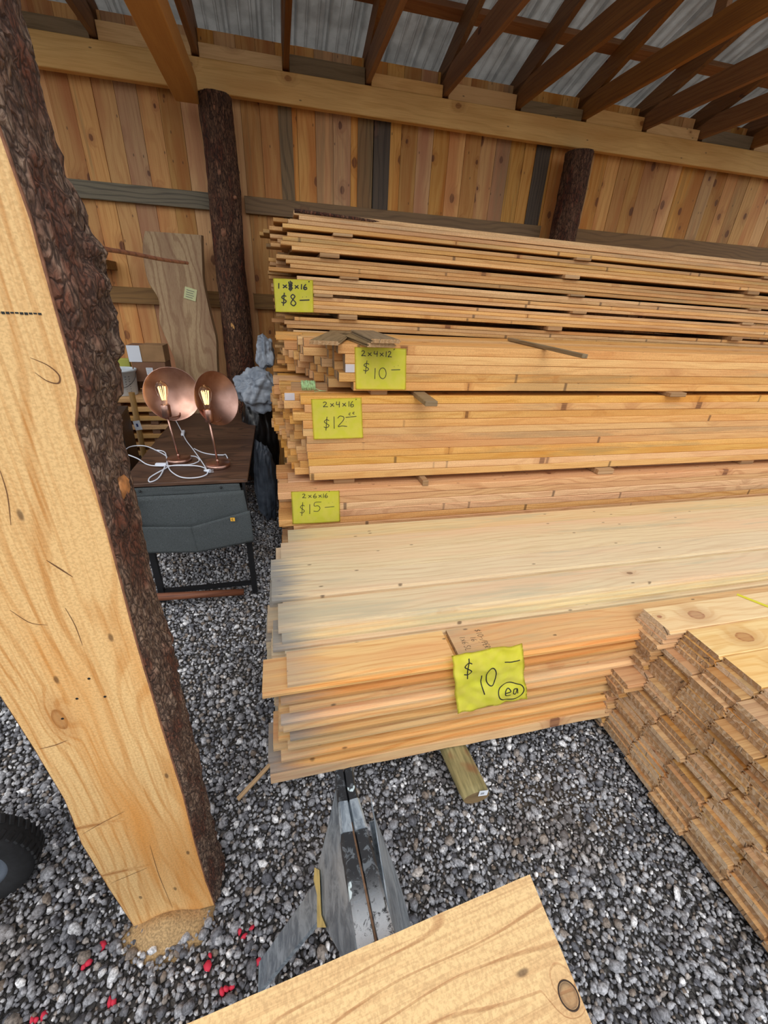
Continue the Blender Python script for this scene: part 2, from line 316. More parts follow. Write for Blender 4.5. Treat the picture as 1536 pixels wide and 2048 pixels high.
def struct(o): o['kind'] = 'structure'; return o
def add_box(bm, x0, x1, y0, y1, z0, z1, bev=0., mat=0, M=None):
    vs = [bm.verts.new((x, y, z)) for x in (x0, x1) for y in (y0, y1) for z in (z0, z1)]
    q = [(0, 1, 3, 2), (4, 6, 7, 5), (0, 4, 5, 1), (2, 3, 7, 6), (0, 2, 6, 4), (1, 5, 7, 3)]
    fs = [bm.faces.new([vs[i] for i in f]) for f in q]
    for f in fs: f.material_index = mat
    if bev:
        r = bmesh.ops.bevel(bm, geom=list({e for f in fs for e in f.edges}), offset=bev, segments=1, affect='EDGES', profile=.5)
        vs = list({v for f in r['faces'] for v in f.verts} | {v for v in vs if v.is_valid})
    if M is not None: bmesh.ops.transform(bm, matrix=M, verts=vs)
    return vs
def box(name, x0, x1, y0, y1, z0, z1, m, parent=None, bev=0., loc=(0, 0, 0), rot=(0, 0, 0)):
    bm = bmesh.new(); add_box(bm, x0, x1, y0, y1, z0, z1, bev); return from_bm(name, bm, m, parent, False, loc, rot)
def add_tube(bm, pts, rad, seg=8, cap=True, mat=0):
    pts = [Vector(p) for p in pts]; n = len(pts)
    rads = rad if isinstance(rad, (list, tuple)) else [rad] * n
    rings = []; up = Vector((0, 0, 1)); prev = None
    for i, p in enumerate(pts):
        d = (pts[min(i + 1, n - 1)] - pts[max(i - 1, 0)]).normalized()
        if prev is None:
            a = d.cross(up if abs(d.z) < .95 else Vector((1, 0, 0))).normalized()
        else:
            a = (prev - d * prev.dot(d)).normalized()
        prev = a; b = d.cross(a)
        rings.append([bm.verts.new(p + (a * math.cos(2 * PI * k / seg) + b * math.sin(2 * PI * k / seg)) * rads[i]) for k in range(seg)])
    for i in range(n - 1):
        for k in range(seg):
            f = bm.faces.new((rings[i][k], rings[i][(k + 1) % seg], rings[i + 1][(k + 1) % seg], rings[i + 1][k])); f.material_index = mat; f.smooth = True
    if cap:
        bm.faces.new(rings[0][::-1]).material_index = mat; bm.faces.new(rings[-1]).material_index = mat
def tube(name, pts, rad, m, parent=None, seg=10):
    bm = bmesh.new(); add_tube(bm, pts, rad, seg); return from_bm(name, bm, m, parent)
def add_lathe(bm, prof, seg=32, M=None, mat=0):
    rings = [[bm.verts.new((r * math.cos(2 * PI * k / seg), r * math.sin(2 * PI * k / seg), z)) for k in range(seg)] if r > 1e-6 else [bm.verts.new((0, 0, z))] for r, z in prof]
    for a, b in zip(rings, rings[1:]):
        for k in range(seg):
            q = [a[k % len(a)], a[(k + 1) % len(a)], b[(k + 1) % len(b)], b[k % len(b)]]
            u = []
            for v in q:
                if v not in u: u.append(v)
            if len(u) > 2:
                f = bm.faces.new(u); f.smooth = True; f.material_index = mat
    if M is not None: bmesh.ops.transform(bm, matrix=M, verts=[v for r in rings for v in r])
def lathe(name, prof, m, parent=None, seg=32, M=None):
    bm = bmesh.new(); add_lathe(bm, prof, seg, M)
    bmesh.ops.recalc_face_normals(bm, faces=bm.faces)
    return from_bm(name, bm, m, parent)
def smooth_path(pts, n=8):
    pts = [Vector(p) for p in pts]; out = []
    for i in range(len(pts) - 1):
        p0, p1, p2, p3 = pts[max(i - 1, 0)], pts[i], pts[i + 1], pts[min(i + 2, len(pts) - 1)]
        for k in range(n):
            u = k / n
            out.append(.5 * ((2 * p1) + (p2 - p0) * u + (2 * p0 - 5 * p1 + 4 * p2 - p3) * u * u + (3 * p1 - p0 - 3 * p2 + p3) * u ** 3))
    out.append(pts[-1]); return out

# board meshes: origin at left / front / bottom corner, length along +X
def prof_rect(w, h, b=.0012):
    b = max(b, .0030)
    return [(b, 0), (w - b, 0), (w, b), (w, h - b), (w - b, h), (b, h), (0, h - b), (0, b)]
def prof_ship(w, h):   # shiplap: front lip low, back lip high
    return [(0, .0), (w - .012, 0), (w - .012, h * .5), (w, h * .5), (w, h), (.0115, h), (.010, h * .52), (0, h * .5)]
def prof_tng(w, h):    # tongue to the front (-Y), groove at the back
    return [(0, 0), (w, 0), (w, h * .33), (w - .007, h * .36), (w - .007, h * .62), (w, h * .66), (w, h - .003), (w - .003, h), (.003, h), (0, h - .003), (0, h * .64), (-.0065, h * .6), (-.0065, h * .38), (0, h * .34)]
BM_CACHE = {}
def board_me(key, prof, L, mats, sag=0., wav=0., seed=0, nseg=10):
    k = (key, round(L, 3), sag, wav, seed)
    if k in BM_CACHE: return BM_CACHE[k]
    bm = bmesh.new(); rg = random.Random(seed)
    ph = rg.uniform(0, 6)
    rings = []
    for i in range(nseg + 1):
        u = i / nseg; x = L * u
        dz = -sag * 4 * u * (1 - u) + wav * math.sin(ph + u * 9) * min(1, u * 6) * min(1, (1 - u) * 6)
        rings.append([bm.verts.new((x, y, z + dz)) for y, z in prof])
    n = len(prof)
    for a, b in zip(rings, rings[1:]):
        for j in range(n): bm.faces.new((a[j], b[j], b[(j + 1) % n], a[(j + 1) % n]))
    f = bm.faces.new(rings[0]); f.material_index = 1
    f = bm.faces.new(rings[-1][::-1]); f.material_index = 1
    bmesh.ops.recalc_face_normals(bm, faces=bm.faces)
    me = bpy.data.meshes.new(key); bm.to_mesh(me); bm.free()
    for m in mats: me.materials.append(m)
    BM_CACHE[k] = me; return me
def board(name, me, x, y, z, label, cat, group=None, ry=0., rz=0., rx=0.):
    o = bpy.data.objects.new(name, me); o.location = (x, y, z); o.rotation_euler = (rx, ry, rz)
    C.objects.link(o); tag(o, label, cat, group); return o
ORD = ['topmost', 'second from top', 'third from top', 'fourth from top', 'fifth from top', 'sixth from top', 'seventh from top', 'eighth from top', 'ninth from top', 'tenth from top', 'lowest']

# ------------------------------------------------------------------ shell: ground, wall, roof
def ground_h(x, y):
    return .012 * noise.noise(Vector((x * 1.3, y * 1.3, 3.1))) 
bm = bmesh.new()
nx, ny = 90, 70
X0, X1, Y0, Y1 = -4.5, 7.5, -2.2, 5.2
vv = [[bm.verts.new((X0 + (X1 - X0) * i / nx, Y0 + (Y1 - Y0) * j / ny, -.03 + ground_h(X0 + (X1 - X0) * i / nx, Y0 + (Y1 - Y0) * j / ny))) for j in range(ny + 1)] for i in range(nx + 1)]
for i in range(nx):
    for j in range(ny): bm.faces.new((vv[i][j], vv[i + 1][j], vv[i + 1][j + 1], vv[i][j + 1]))
# far apron so the yard carries on beyond the shed
for (a, b, c, d) in ((-30, 30, -30, Y0), (-30, 30, Y1, 30), (-30, X0, Y0, Y1), (X1, 30, Y0, Y1)):
    bm.faces.new([bm.verts.new(p) for p in ((a, c, -.03), (b, c, -.03), (b, d, -.03), (a, d, -.03))])
struct(from_bm('floor', bm, W['ground'], smooth=True))

def stones():
    rg = np.random.default_rng(3)
    pts = []
    def scatter(x0, x1, y0, y1, cell, smin, smax, keep):
        nxx, nyy = int((x1 - x0) / cell), int((y1 - y0) / cell)
        gx, gy = np.meshgrid(np.arange(nxx), np.arange(nyy)); gx = gx.ravel(); gy = gy.ravel()
        x = x0 + (gx + rg.random(gx.size)) * cell; y = y0 + (gy + rg.random(gx.size)) * cell
        s = smin + (smax - smin) * rg.random(gx.size) ** 2.2
        k = keep(x, y); pts.append(np.stack([x[k], y[k], s[k]], 1))
    def vis(x, y):
        a = (x > -1.5 - .0 * y) & (x < 1.7) & (y < 1.12)
        b = (x < .12) & (x > -1.7) & (y >= 1.12)
        far = (x > -.35 + 0 * y) | (x < -.02 * 0 - .35)
        return (a | b) & ~((x > .1) & (y > 1.0))
    scatter(-1.6, 1.7, -.05, 1.15, .0125, .0045, .0110, vis)
    scatter(-1.6, 1.7, -.05, 1.15, .034, .009, .019, vis)
    scatter(-1.7, .15, 1.12, 3.9, .0165, .006, .013, vis)
    scatter(-1.7, .15, 1.12, 3.9, .038, .009, .018, vis)
    P = np.concatenate(pts); n = len(P)
    bm = bmesh.new(); bmesh.ops.create_icosphere(bm, subdivisions=1, radius=1.)
    bv = np.array([v.co[:] for v in bm.verts]); bf = np.array([[v.index for v in f.verts] for f in bm.faces]); bm.free()
    nv = len(bv)
    V = bv[None] * (1 + rg.uniform(-.28, .28, (n, nv, 1)))
    V = V * np.stack([rg.uniform(.8, 1.35, n), rg.uniform(.7, 1.1, n), rg.uniform(.5, .85, n)], 1)[:, None, :]
    q = rg.normal(size=(n, 4)); q[:, 1:3] *= .5; q /= np.linalg.norm(q, axis=1, keepdims=True)
    w, x, y, z = q.T
    Rm = np.stack([1 - 2 * (y * y + z * z), 2 * (x * y - z * w), 2 * (x * z + y * w), 2 * (x * y + z * w), 1 - 2 * (x * x + z * z), 2 * (y * z - x * w), 2 * (x * z - y * w), 2 * (y * z + x * w), 1 - 2 * (x * x + y * y)], 1).reshape(n, 3, 3)
    V = np.einsum('nij,nvj->nvi', Rm, V) * P[:, 2][:, None, None]
    gh = np.array([ground_h(a, b) for a, b in P[:, :2]])
    zc = -.030 + gh + P[:, 2] * rg.uniform(.15, .8, n) + .006
    zc = np.minimum(zc, -.001 - P[:, 2] * .3)
    V += np.stack([P[:, 0], P[:, 1], zc], 1)[:, None, :]
    F = (bf[None] + (np.arange(n) * nv)[:, None, None]).reshape(-1, 3)
    me = bpy.data.meshes.new('gravel')
    me.vertices.add(n * nv); me.vertices.foreach_set('co', V.reshape(-1).astype(np.float32))
    me.loops.add(F.size); me.loops.foreach_set('vertex_index', F.reshape(-1).astype(np.int32))
    me.polygons.add(len(F)); me.polygons.foreach_set('loop_start', np.arange(0, F.size, 3, dtype=np.int32))
    me.update(calc_edges=True); me.validate()
    a = me.attributes.new('pid', 'FLOAT', 'POINT'); a.data.foreach_set('value', np.repeat(rg.random(n), nv).astype(np.float32))
    red = np.zeros(n)
    cxy = [(-.52, .5), (-.3, .52), (-.2, .56), (-.24, .45), (-.45, .44), (-.6, .6), (-.4, .4), (-.15, .5), (-.68, .5)]
    for c in cxy:
        dd = np.hypot(P[:, 0] - c[0], P[:, 1] - c[1]); idx = np.argsort(dd + ((P[:, 2] < .008) | (P[:, 2] > .013)) * 1.)[:3]; red[idx[rg.random(3) < .75]] = 1.
    a = me.attributes.new('tint', 'FLOAT', 'POINT'); a.data.foreach_set('value', np.repeat(red, nv).astype(np.float32))
    me.materials.append(W['stone'])
    o = bpy.data.objects.new('gravel', me); C.objects.link(o)
    tag(o, 'loose grey crushed stone covering the shed floor, a few stones painted red', 'gravel', kind='stuff')
stones()

# back wall of vertical planks (one continuous wall) with per-plank tone
WY = 4.2
def plank_wall():
    bm = bmesh.new(); pid = []
    x = -3.2; i = 0; rg = random.Random(11)
    while x < 6.6:
        w = .138 + rg.uniform(-.004, .004)
        dy = rg.uniform(-.003, .003)
        vs = add_box(bm, x + .0012, x + w - .0012, WY + dy, WY + .022 + dy, .02, 3.2, .0)
        pid.append((rg.random(), len(vs))); x += w; i += 1
    add_box(bm, -3.3, 6.7, WY + .030, WY + .045, 0, 3.2); pid.append((.3, 8)); me = bpy.data.meshes.new('wall_back'); bm.to_mesh(me); bm.free()  # added backing board, blocks the sky between planks
    a = me.attributes.new('pid', 'FLOAT', 'POINT')
    vals = []
    for p, n in pid: vals += [p] * n
    a.data.foreach_set('value', vals)
    return struct(mesh_obj('wall_back', me, W['wall']))
plank_wall()
# darker weathered planks nailed over the wall at a few places
for k, (px, py, w, dk) in enumerate(((764, 250, .14, 1), (1085, 310, .14, 1), (570, 235, .10, 0), (732, 250, .13, 0))):
    p = at(px, py, 1, WY)
    o = box('siding_plank', 0, w, -.010, -.0035, 0, 1.25, W['greyd'] if dk else W['greyl'], loc=(p.x - w / 2, WY, 1.62))
    tag(o, ['dark grey weathered wall plank midway between the two bark posts', 'dark weathered wall plank directly left of the right bark post', 'narrow grey-green wall plank closest right of the left bark post', 'mid grey wall plank touching the dark grey one on its left'][k], 'plank')

# girts on the wall
def girt(x0, x1, z0, z1, m, label, y=4.155, tilt=0.):
    o = box('girt_board', 0, x1 - x0, 0, .0425, 0, z1 - z0, m, bev=.002, loc=(x0, y, z0), rot=(0, tilt, 0)); tag(o, label, 'girt', 'girts across the back wall')
girt(-2.9, -.445, 2.175, 2.285, W['girt'], 'grey weathered upper girt on the wall left of the left bark post')
girt(-.195, 2.43, 2.175, 2.288, W['girtb'], 'brown upper girt on the wall between the two bark posts')
girt(2.70, 6.4, 2.165, 2.295, W['girtb'], 'brown upper girt on the wall right of the right bark post')
girt(-2.9, -.45, 1.49, 1.61, W['girtb'], 'brown lower girt passing behind the live-edge slab')
girt(-.19, 2.43, 1.49, 1.61, W['girtb'], 'brown lower girt right of the left bark post, mostly behind the lumber')
# header beam
tag(box('header_beam', -3.1, 6.5, 4.09, 4.15, 2.848, 3.02, W['beam'], bev=.004), 'long pale pine header beam running along the top of the back wall', 'beam')
# side beam running out to the slab post
tag(box('side_beam', -.575, -.425, .62, 3.95, 2.732, 2.87, W['obeam'], bev=.004), 'orange-brown square beam running from the left bark post toward the viewer', 'beam')

# bark posts
def bark_post(name, x, y, r, z1, label, lean, seed):
    t_ = thing(name, label, 'post', (x, y, 0))
    bm = bmesh.new(); rings = []; ns, nz_ = 56, 170
    for j in range(nz_ + 1):
        z = z1 * j / nz_
        ox = lean * (z - z1) + .012 * noise.noise(Vector((seed, 0, z * 2.))) ; oy = .01 * noise.noise(Vector((0, seed, z * 2.)))
        ring = []
        for k in range(ns):
            a = 2 * PI * k / ns; cx_, sy_ = math.cos(a), math.sin(a)
            q = Vector((cx_ * 2.6 + seed, sy_ * 2.6, z * 2.2))
            d = .010 * noise.noise(q) + .009 * abs(noise.noise(Vector((cx_ * 7 + seed, sy_ * 7, z * 5)))) + .006 * noise.noise(Vector((cx_ * 16 + seed, sy_ * 16, z * 14)))
            rr = r * (1 + .1 * (1 - z / z1)) + d
            ring.append(bm.verts.new((ox + cx_ * rr, oy + sy_ * rr, z)))
        rings.append(ring)
    for a_, b_ in zip(rings, rings[1:]):
        for k in range(ns):
            f = bm.faces.new((a_[k], a_[(k + 1) % ns], b_[(k + 1) % ns], b_[k])); f.smooth = True
    bm.faces.new(rings[-1]); bm.faces.new(rings[0][::-1])
    from_bm('bark', bm, W['barkd'], t_)
    return t_
lp = bark_post('bark_post', -.315, 3.99, .108, 2.80, 'round post with dark reddish bark standing behind the copper lamps', .02, 3.3)
rp = bark_post('bark_post', 2.565, 3.99, .108, 2.79, 'round bark post at the right rising behind the lumber stacks', -.01, 8.1)
for (px, py, rx, rz, par) in ((466, 655, .022, .06, lp), (447, 465, .02, .03, lp), (440, 345, .018, .022, lp), (470, 395, .014, .014, lp), (428, 215, .012, .02, lp)):
    p = at(px, py, 1, 3.885)
    bm = bmesh.new(); bmesh.ops.create_icosphere(bm, subdivisions=2, radius=1.)
    for v in bm.verts: v.co = Vector((v.co.x * rx, v.co.y * .012, v.co.z * rz)) + Vector((1, 1, 1)) * .002 * noise.noise(v.co * 3)
    from_bm('branch_scar', bm, W['tng'] if py in (655,) else W['cambium'], par, True, loc=p - par.location)

# ------------------------------------------------------------------ roof
RS = .30
def roofz(y): return 3.235 + RS * (4.4 - y)
def roof_sheet():
    bm = bmesh.new(); pr = []
    x = -3.4
    while x < 6.8:   # ribbed profile, 0.229 pitch
        pr += [(x, 0), (x + .06, 0), (x + .066, .004), (x + .074, .004), (x + .08, 0), (x + .14, 0), (x + .146, .004), (x + .154, .004), (x + .16, 0), (x + .186, 0), (x + .198, .020), (x + .216, .020), (x + .228, 0)]
        x += .2286
    ys = (4.75, 1.3)  # front end of the roof cut short to let daylight in
    r0 = [bm.verts.new((a, ys[0], roofz(ys[0]) + b)) for a, b in pr]; r1 = [bm.verts.new((a, ys[1], roofz(ys[1]) + b)) for a, b in pr]
    for i in range(len(pr) - 1): bm.faces.new((r0[i], r0[i + 1], r1[i + 1], r1[i]))
    bmesh.ops.solidify(bm, geom=bm.faces[:], thickness=.001)
    return struct(from_bm('ceiling', bm, W['tin']))
roof_sheet()
sl = math.atan(RS)
for k, y in enumerate((4.38, 3.86, 3.27, 2.66, 2.05, 1.45)):
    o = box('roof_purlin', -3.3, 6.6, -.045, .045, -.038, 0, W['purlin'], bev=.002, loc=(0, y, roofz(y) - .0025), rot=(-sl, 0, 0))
    tag(o, ['eave purlin under the metal roof directly above the back wall', 'purlin under the metal roof, first one in from the back wall', 'purlin under the metal roof, second one in from the back wall', 'purlin under the metal roof, third in from the back wall', 'purlin under the metal roof, fourth in from the back wall', 'outermost purlin at the cut-short front edge of the metal roof'][k], 'purlin', 'roof purlins')
# trusses
def truss_me():
    T = .038
    parts = []
    bm = bmesh.new(); add_box(bm, 0, T, 1.5, 4.30, 3.035, 3.178, .002); parts.append(('bottom_chord', bm))
    bm = bmesh.new()
    top = lambda y: roofz(y) - .044
    pts = [(4.36, top(4.36) - .145), (4.36, top(4.36)), (1.32, top(1.32)), (1.32, top(1.32) - .145)]
    a = [bm.verts.new((T * .0, y, z)) for y, z in pts]; b = [bm.verts.new((T, y, z)) for y, z in pts]
    bm.faces.new(a); bm.faces.new(b[::-1])
    for i in range(4): bm.faces.new((a[i], b[i], b[(i + 1) % 4], a[(i + 1) % 4]))
    for v in bm.verts: v.co.x += T + .001 if False else 0
    parts.append(('top_chord', bm))
    for (y0, y1) in ((2.97, 2.97), (1.75, 1.75), (2.2, 2.72)):
        bm = bmesh.new(); z0, z1 = 3.10, top(y1) - .07
        d = Vector((0, y1 - y0, z1 - z0)); L = d.length
        Mx = Matrix.Translation((0, y0, z0)) @ Matrix.Rotation(-math.atan2(d.y, d.z), 4, 'X')
        add_box(bm, T + .001, T + .036, -.045, .045, 0, L, .002, M=Mx); parts.append(('web', bm))
    return parts
mes = []
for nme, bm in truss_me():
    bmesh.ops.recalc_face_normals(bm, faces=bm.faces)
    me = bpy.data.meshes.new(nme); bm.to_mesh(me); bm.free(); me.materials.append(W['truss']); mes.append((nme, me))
heels = [(-1.66, 'far left roof truss, mostly beyond the slab post'), (-1.04, 'roof truss at the top left corner, above the long grey girt'),
         (-.43, 'roof truss just right of the orange side beam'), (.17, 'roof truss seen edge-on as a single upright line above the wall'),
         (.765, 'roof truss with its heel second right of the left bark post'), (1.375, 'roof truss with its heel above the dark grey wall plank'),
         (2.0, 'roof truss with its heel just left of the right bark post'), (2.615, 'roof truss with its heel right over the right bark post'),
         (3.225, 'roof truss with its heel first right of the right bark post'), (3.83, 'roof truss second right of the right bark post'),
         (4.44, 'rightmost roof truss with a visible heel, at the right picture edge'), (5.05, 'roof truss beyond the right picture edge')]
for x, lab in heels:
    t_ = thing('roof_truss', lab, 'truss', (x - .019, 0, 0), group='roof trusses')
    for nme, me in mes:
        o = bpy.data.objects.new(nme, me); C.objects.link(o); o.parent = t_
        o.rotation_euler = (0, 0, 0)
# blocking between heels
xs = [h[0] for h in heels]
places = ['at the far left', 'left of the orange side beam', 'behind the orange side beam', 'left of the edge-on truss', 'right of the edge-on truss', 'fifth from the left', 'left of the right bark post', 'above the right bark post', 'right of the right bark post', 'near the right edge', 'at the right edge', 'past the right edge']
for i, (a, b) in enumerate(zip(xs, xs[1:])):
    o = box('blocking_board', 0, b - a - .05, 0, .03, 0, .075 + .02 * (i % 2), W['beam'] if i % 3 else W['old'], bev=.002, loc=(a + .025, 4.10, 3.021)); tag(o, 'short board on the header beam between truss heels, ' + places[i], 'board', 'blocking between trusses')
    o = box('blocking_board', 0, b - a - .05, 0, .0445, 0, .16, W['purlin'], bev=.002, loc=(a + .025, 4.255, 3.03), rot=(0, 0, 0)); tag(o, 'brown rim board behind the header beam, ' + places[i], 'board', 'rim boards between trusses')
struct(box('trim_back', -3.2, 6.6, 4.165, 4.195, 2.99, 3.03, W['purlin']))
struct(box('trim_eave', -3.2, 6.6, 4.30, 4.33, 3.0, 3.2, W['purlin']))

# ------------------------------------------------------------------ lumber stacks
rg = random.Random(21)
FT16, FT12 = 4.88, 3.66
# --- stack of 1x boards with stickers at the back
T1, W1 = .0212, .142
one_me = [board_me('inch_board', prof_rect(W1, T1, .0015), FT16, (W['oneby'], W['endb']), wav=.0016, seed=s) for s in range(5)]
groups_top = [(2.033, 4, 'top layer'), (1.928, 4, 'second layer'), (1.816, 4, 'third layer'), (1.713, 4, 'fourth layer'), (1.607, 4, 'fifth layer'), (1.490, 3, 'sixth layer')]
zt = 1.415
nm = ['seventh layer', 'eighth layer', 'ninth layer', 'tenth layer', 'eleventh layer', 'twelfth layer', 'thirteenth layer', 'fourteenth layer', 'fifteenth layer', 'sixteenth layer']
for k in range(10):
    groups_top.append((zt, 4, nm[k])); zt -= 4 * T1 + .002 + .029
TILT = .0125
lastz = None
YB = 2.87
for gi, (ztop, n, gname) in enumerate(groups_top):
    if ztop - n * T1 < .10: break
    for k in range(n):
        z = ztop - (k + 1) * (T1 + .0006)
        cols = 7 if gi == 0 and k == 0 else (4 if gi < 9 else 2)
        if gi == 0 and k == 0: cols = 7
        for c in range(cols):
            x = rg.uniform(-.055, .115) if c else rg.choice((rg.uniform(.05, .12), rg.uniform(.06, .13), rg.uniform(-.05, .06)))
            if gi == 0: x += .08 - .035 * k
            if gi == 0 and k == 0 and c == 0: x = .125
            y = YB + c * (W1 + .006) + rg.uniform(-.003, .003)
            if c == 0:
                lab = 'rough board, ' + ORD[k] + ' of four in the ' + gname + ' of the back stack'
                if n == 3: lab = lab.replace('of four', 'of three')
            else: lab = 'rough one-inch board inside the tall back stack, only its left end showing'
            board('inch_board', one_me[rg.randrange(5)], x, y, z, lab, 'board', None if c == 0 else 'inner boards of the tall back stack', ry=TILT)
    # stickers below the group
    zb = ztop - n * (T1 + .0006)
    nxt = groups_top[gi + 1][0] if gi + 1 < len(groups_top) else zb - .03
    gap = zb - nxt - .002
    if gap > .006:
        for sx in (.30, 1.95, 3.6):
            sxx = sx + rg.uniform(-.09, .09)
            zz = zb - math.sin(TILT) * sxx - gap + .0005
            o = box('spacer_stick', 0, .115, 0, 1.0, 0, min(gap, .03) - .001, (W['endb'],), bev=.002, loc=(sxx, YB - .012 - rg.uniform(0, .02), zz))
            tag(o, 'spacer stick under the ' + gname + ' of the back stack, ' + {.30: 'left end', 1.95: 'middle', 3.6: 'right end'}[sx], 'spacer', 'spacer sticks in the tall back stack')
# bark edge on the topmost board
bm = bmesh.new()
add_tube(bm, smooth_path([(.13, YB + .004, 2.030), (.3, YB + .002, 2.026), (.55, YB + .004, 2.018), (.72, YB + .02, 2.012)]), [.011 - .0002 * i for i in range(25)], 6)
tag(from_bm('bark_strip', bm, W['barkd'], smooth=True), 'dark bark strip clinging to the top front edge of the tall back stack', 'bark')

# --- 2x4x16 stack
TB, WB = .0410, .088
b16 = [board_me('two_by_four_long', prof_rect(WB, TB, .0012), FT16, (W['rough'], W['endb']), wav=.0010, seed=s + 10) for s in range(4)]
Y16, Z16T = 2.13, 1.158
px0 = [601, 609, 586, 606, 606, 613.6, 613, 615, 617, 619, 620]
for r in range(11):
    z = Z16T - (r + 1) * (TB + .0006) + .002
    for c in range(8):
        if c == 0: x = at(px0[r], 800 + r * 15.5, 1, Y16).x
        elif c == 1 and r < 2: x = (.010, .004)[r]
        else: x = .075 - .018 * c + rg.uniform(-.035, .03)
        if r == 10 and c: x = max(x, .0)
        y = Y16 + c * (WB + .0015) - (rg.uniform(0, .004) if c == 0 else 0)
        if c == 0: lab = 'sawn two-by-four, ' + ORD[r] + ' on the front of the $12 sheet stack'; g = None
        elif c == 1 and r == 0: lab = 'two-by-four with a white painted end, at the top left of the $12 stack'; g = None
        elif c == 1 and r == 1: lab = 'two-by-four sticking out left just below the white painted end in the $12 stack'; g = None
        else: lab = 'sawn two-by-four inside the $12 stack, only its left end showing'; g = 'inner two-by-fours of the $12 stack'
        o = board('two_by_four', b16[rg.randrange(4)], x, y, z, lab, 'lumber', g)
        if c == 1 and r == 0:
            box('painted_end', -.0008, .05, -.0006, -.0001, .002, TB - .002, W['white'], o)
tag(box('spacer_stick', 0, .035, 0, .62, 0, .033, W['endb'], loc=(.75, Y16 - .07, .6648), bev=.002), 'short square spacer block jutting out between the $12 and $15 stacks', 'spacer')
for sx, lab in ((1.95, 'in the middle of the picture'), (3.2, 'toward the right'), (.25, 'at the left end')):
    box_ = box('spacer_stick', 0, .12, 0, .8, 0, .034, W['endb'], loc=(sx, Y16 - (.035 if sx == 1.95 else -.02), .6648), bev=.003)
    tag(box_, 'flat pale spacer between the $12 and $15 stacks, ' + lab, 'spacer', 'spacers under the $12 stack')
# --- 2x4x12 stack
b12 = [board_me('two_by_four_short', prof_rect(WB, .0415, .0012), FT12, (W['rough'], W['endb']), wav=.0010, seed=s + 20) for s in range(4)]
Z12B = 1.186
px12 = [676, 690, 691, 678, 707]
for r in range(5):
    z = Z12B + (4 - r) * .0443
    for c in range(8):
        x = at(px12[r], 705 + r * 18, 1, Y16).x if c == 0 else .30 - .034 * c + rg.uniform(-.03, .02) - (.015 * (4 - r) if c > 2 else 0)
        if r == 0 and c in (4, 5, 6): x = .10 + (c - 4) * .02
        if c == 0: lab = 'sawn two-by-four, ' + (ORD[r] if r < 4 else 'lowest') + ' of five behind the upper $10 sheet'; g = None
        else: lab = 'sawn two-by-four inside the upper $10 stack, only its grey end showing'; g = 'inner two-by-fours of the twelve-foot stack'
        m_ = board_me('two_by_four_short', prof_rect(WB, .0434, .0012), FT12, (W['rough'], W['endw']), wav=.0006, seed=rg.randrange(4) + 20)
        board('two_by_four', m_, x, Y16 + c * (WB + .0015) - (rg.uniform(0, .004) if c == 0 else 0), z, lab, 'lumber', g)
o = box('painted_end', -.0008, .045, -.0006, -.0001, .002, .041, W['white'], None)
o.parent = [q for q in C.objects if q.name.startswith('two_by_four') and 'third from top of five' in q.get('label', '')][0]
p = at(862, 806, 1, 1.93)
tag(box('spacer_stick', -.032, .032, 0, .42, -.026, 0, W['old'], loc=(p.x + .004, 1.93, 1.176), rot=(.022, 0, .0), bev=.003), 'grey spacer stick jutting out between the upper $10 and the $12 stacks', 'spacer')
for sx, lab in ((2.30, 'toward the right'), (3.3, 'at the far right')):
    tag(box('spacer_stick', 0, .12, 0, .8, 0, .025, W['endb'], loc=(sx, Y16 - .04, 1.1595), bev=.003), 'flat pale spacer under the $10 stack, ' + lab, 'spacer', 'spacers under the $10 stack')
tag(box('spacer_stick', 0, .09, 0, .8, 0, .025, W['endb'], loc=(.45, Y16 + .03, 1.1595), bev=.003), 'flat spacer under the left end of the upper $10 stack', 'spacer')
# loose stick and loose flooring pieces on the 12 ft stack
pa, pbb = at(1020, 674, 2, 1.432), at(1170, 713, 2, 1.418)
d = pa - pbb; L = d.length
tag(box('loose_stick', 0, L, -.014, .014, 0, .018, W['old'], loc=(pbb.x, pbb.y, 1.4095), rot=(0, 0, math.atan2(d.y, d.x)), bev=.002), 'thin dark loose stick lying across the top of the $10 stack', 'stick')
def loose_tng(px, py, rz, rx, L, label, dz=0., ry=0.):
    p = at(px, py, 1, 2.10)
    me = board_me('tongue_board', prof_tng(.135, .02), L, (W['old'], W['endb']))
    o = board('tongue_board', me, p.x, 2.10, p.z + dz, label, 'board', None, ry=ry, rz=rz, rx=rx)
    return o
for (fx, fy, bx, by, z, L_, lab) in ((.20, 2.055, .39, 2.80, 1.4085, .74, 'weathered tongued piece lying alone at the left of the upper $10 stack top'),
                               (.462, 2.01, .40, 2.60, 1.4085, .58, 'lower of two crossed tongued pieces above the upper $10 sheet'),
                               (.478, 1.995, .475, 2.60, 1.4275, .58, 'upper of two crossed tongued pieces above the upper $10 sheet')):
    me = board_me('tongue_board_short', prof_tng(.135, .018), L_, (W['old'], W['endb']))
    rz = math.atan2(by - fy, bx - fx)
    board('tongue_board', me, fx + math.sin(rz) * .0675, fy - math.cos(rz) * .0675, z, lab, 'board', None, rz=rz)
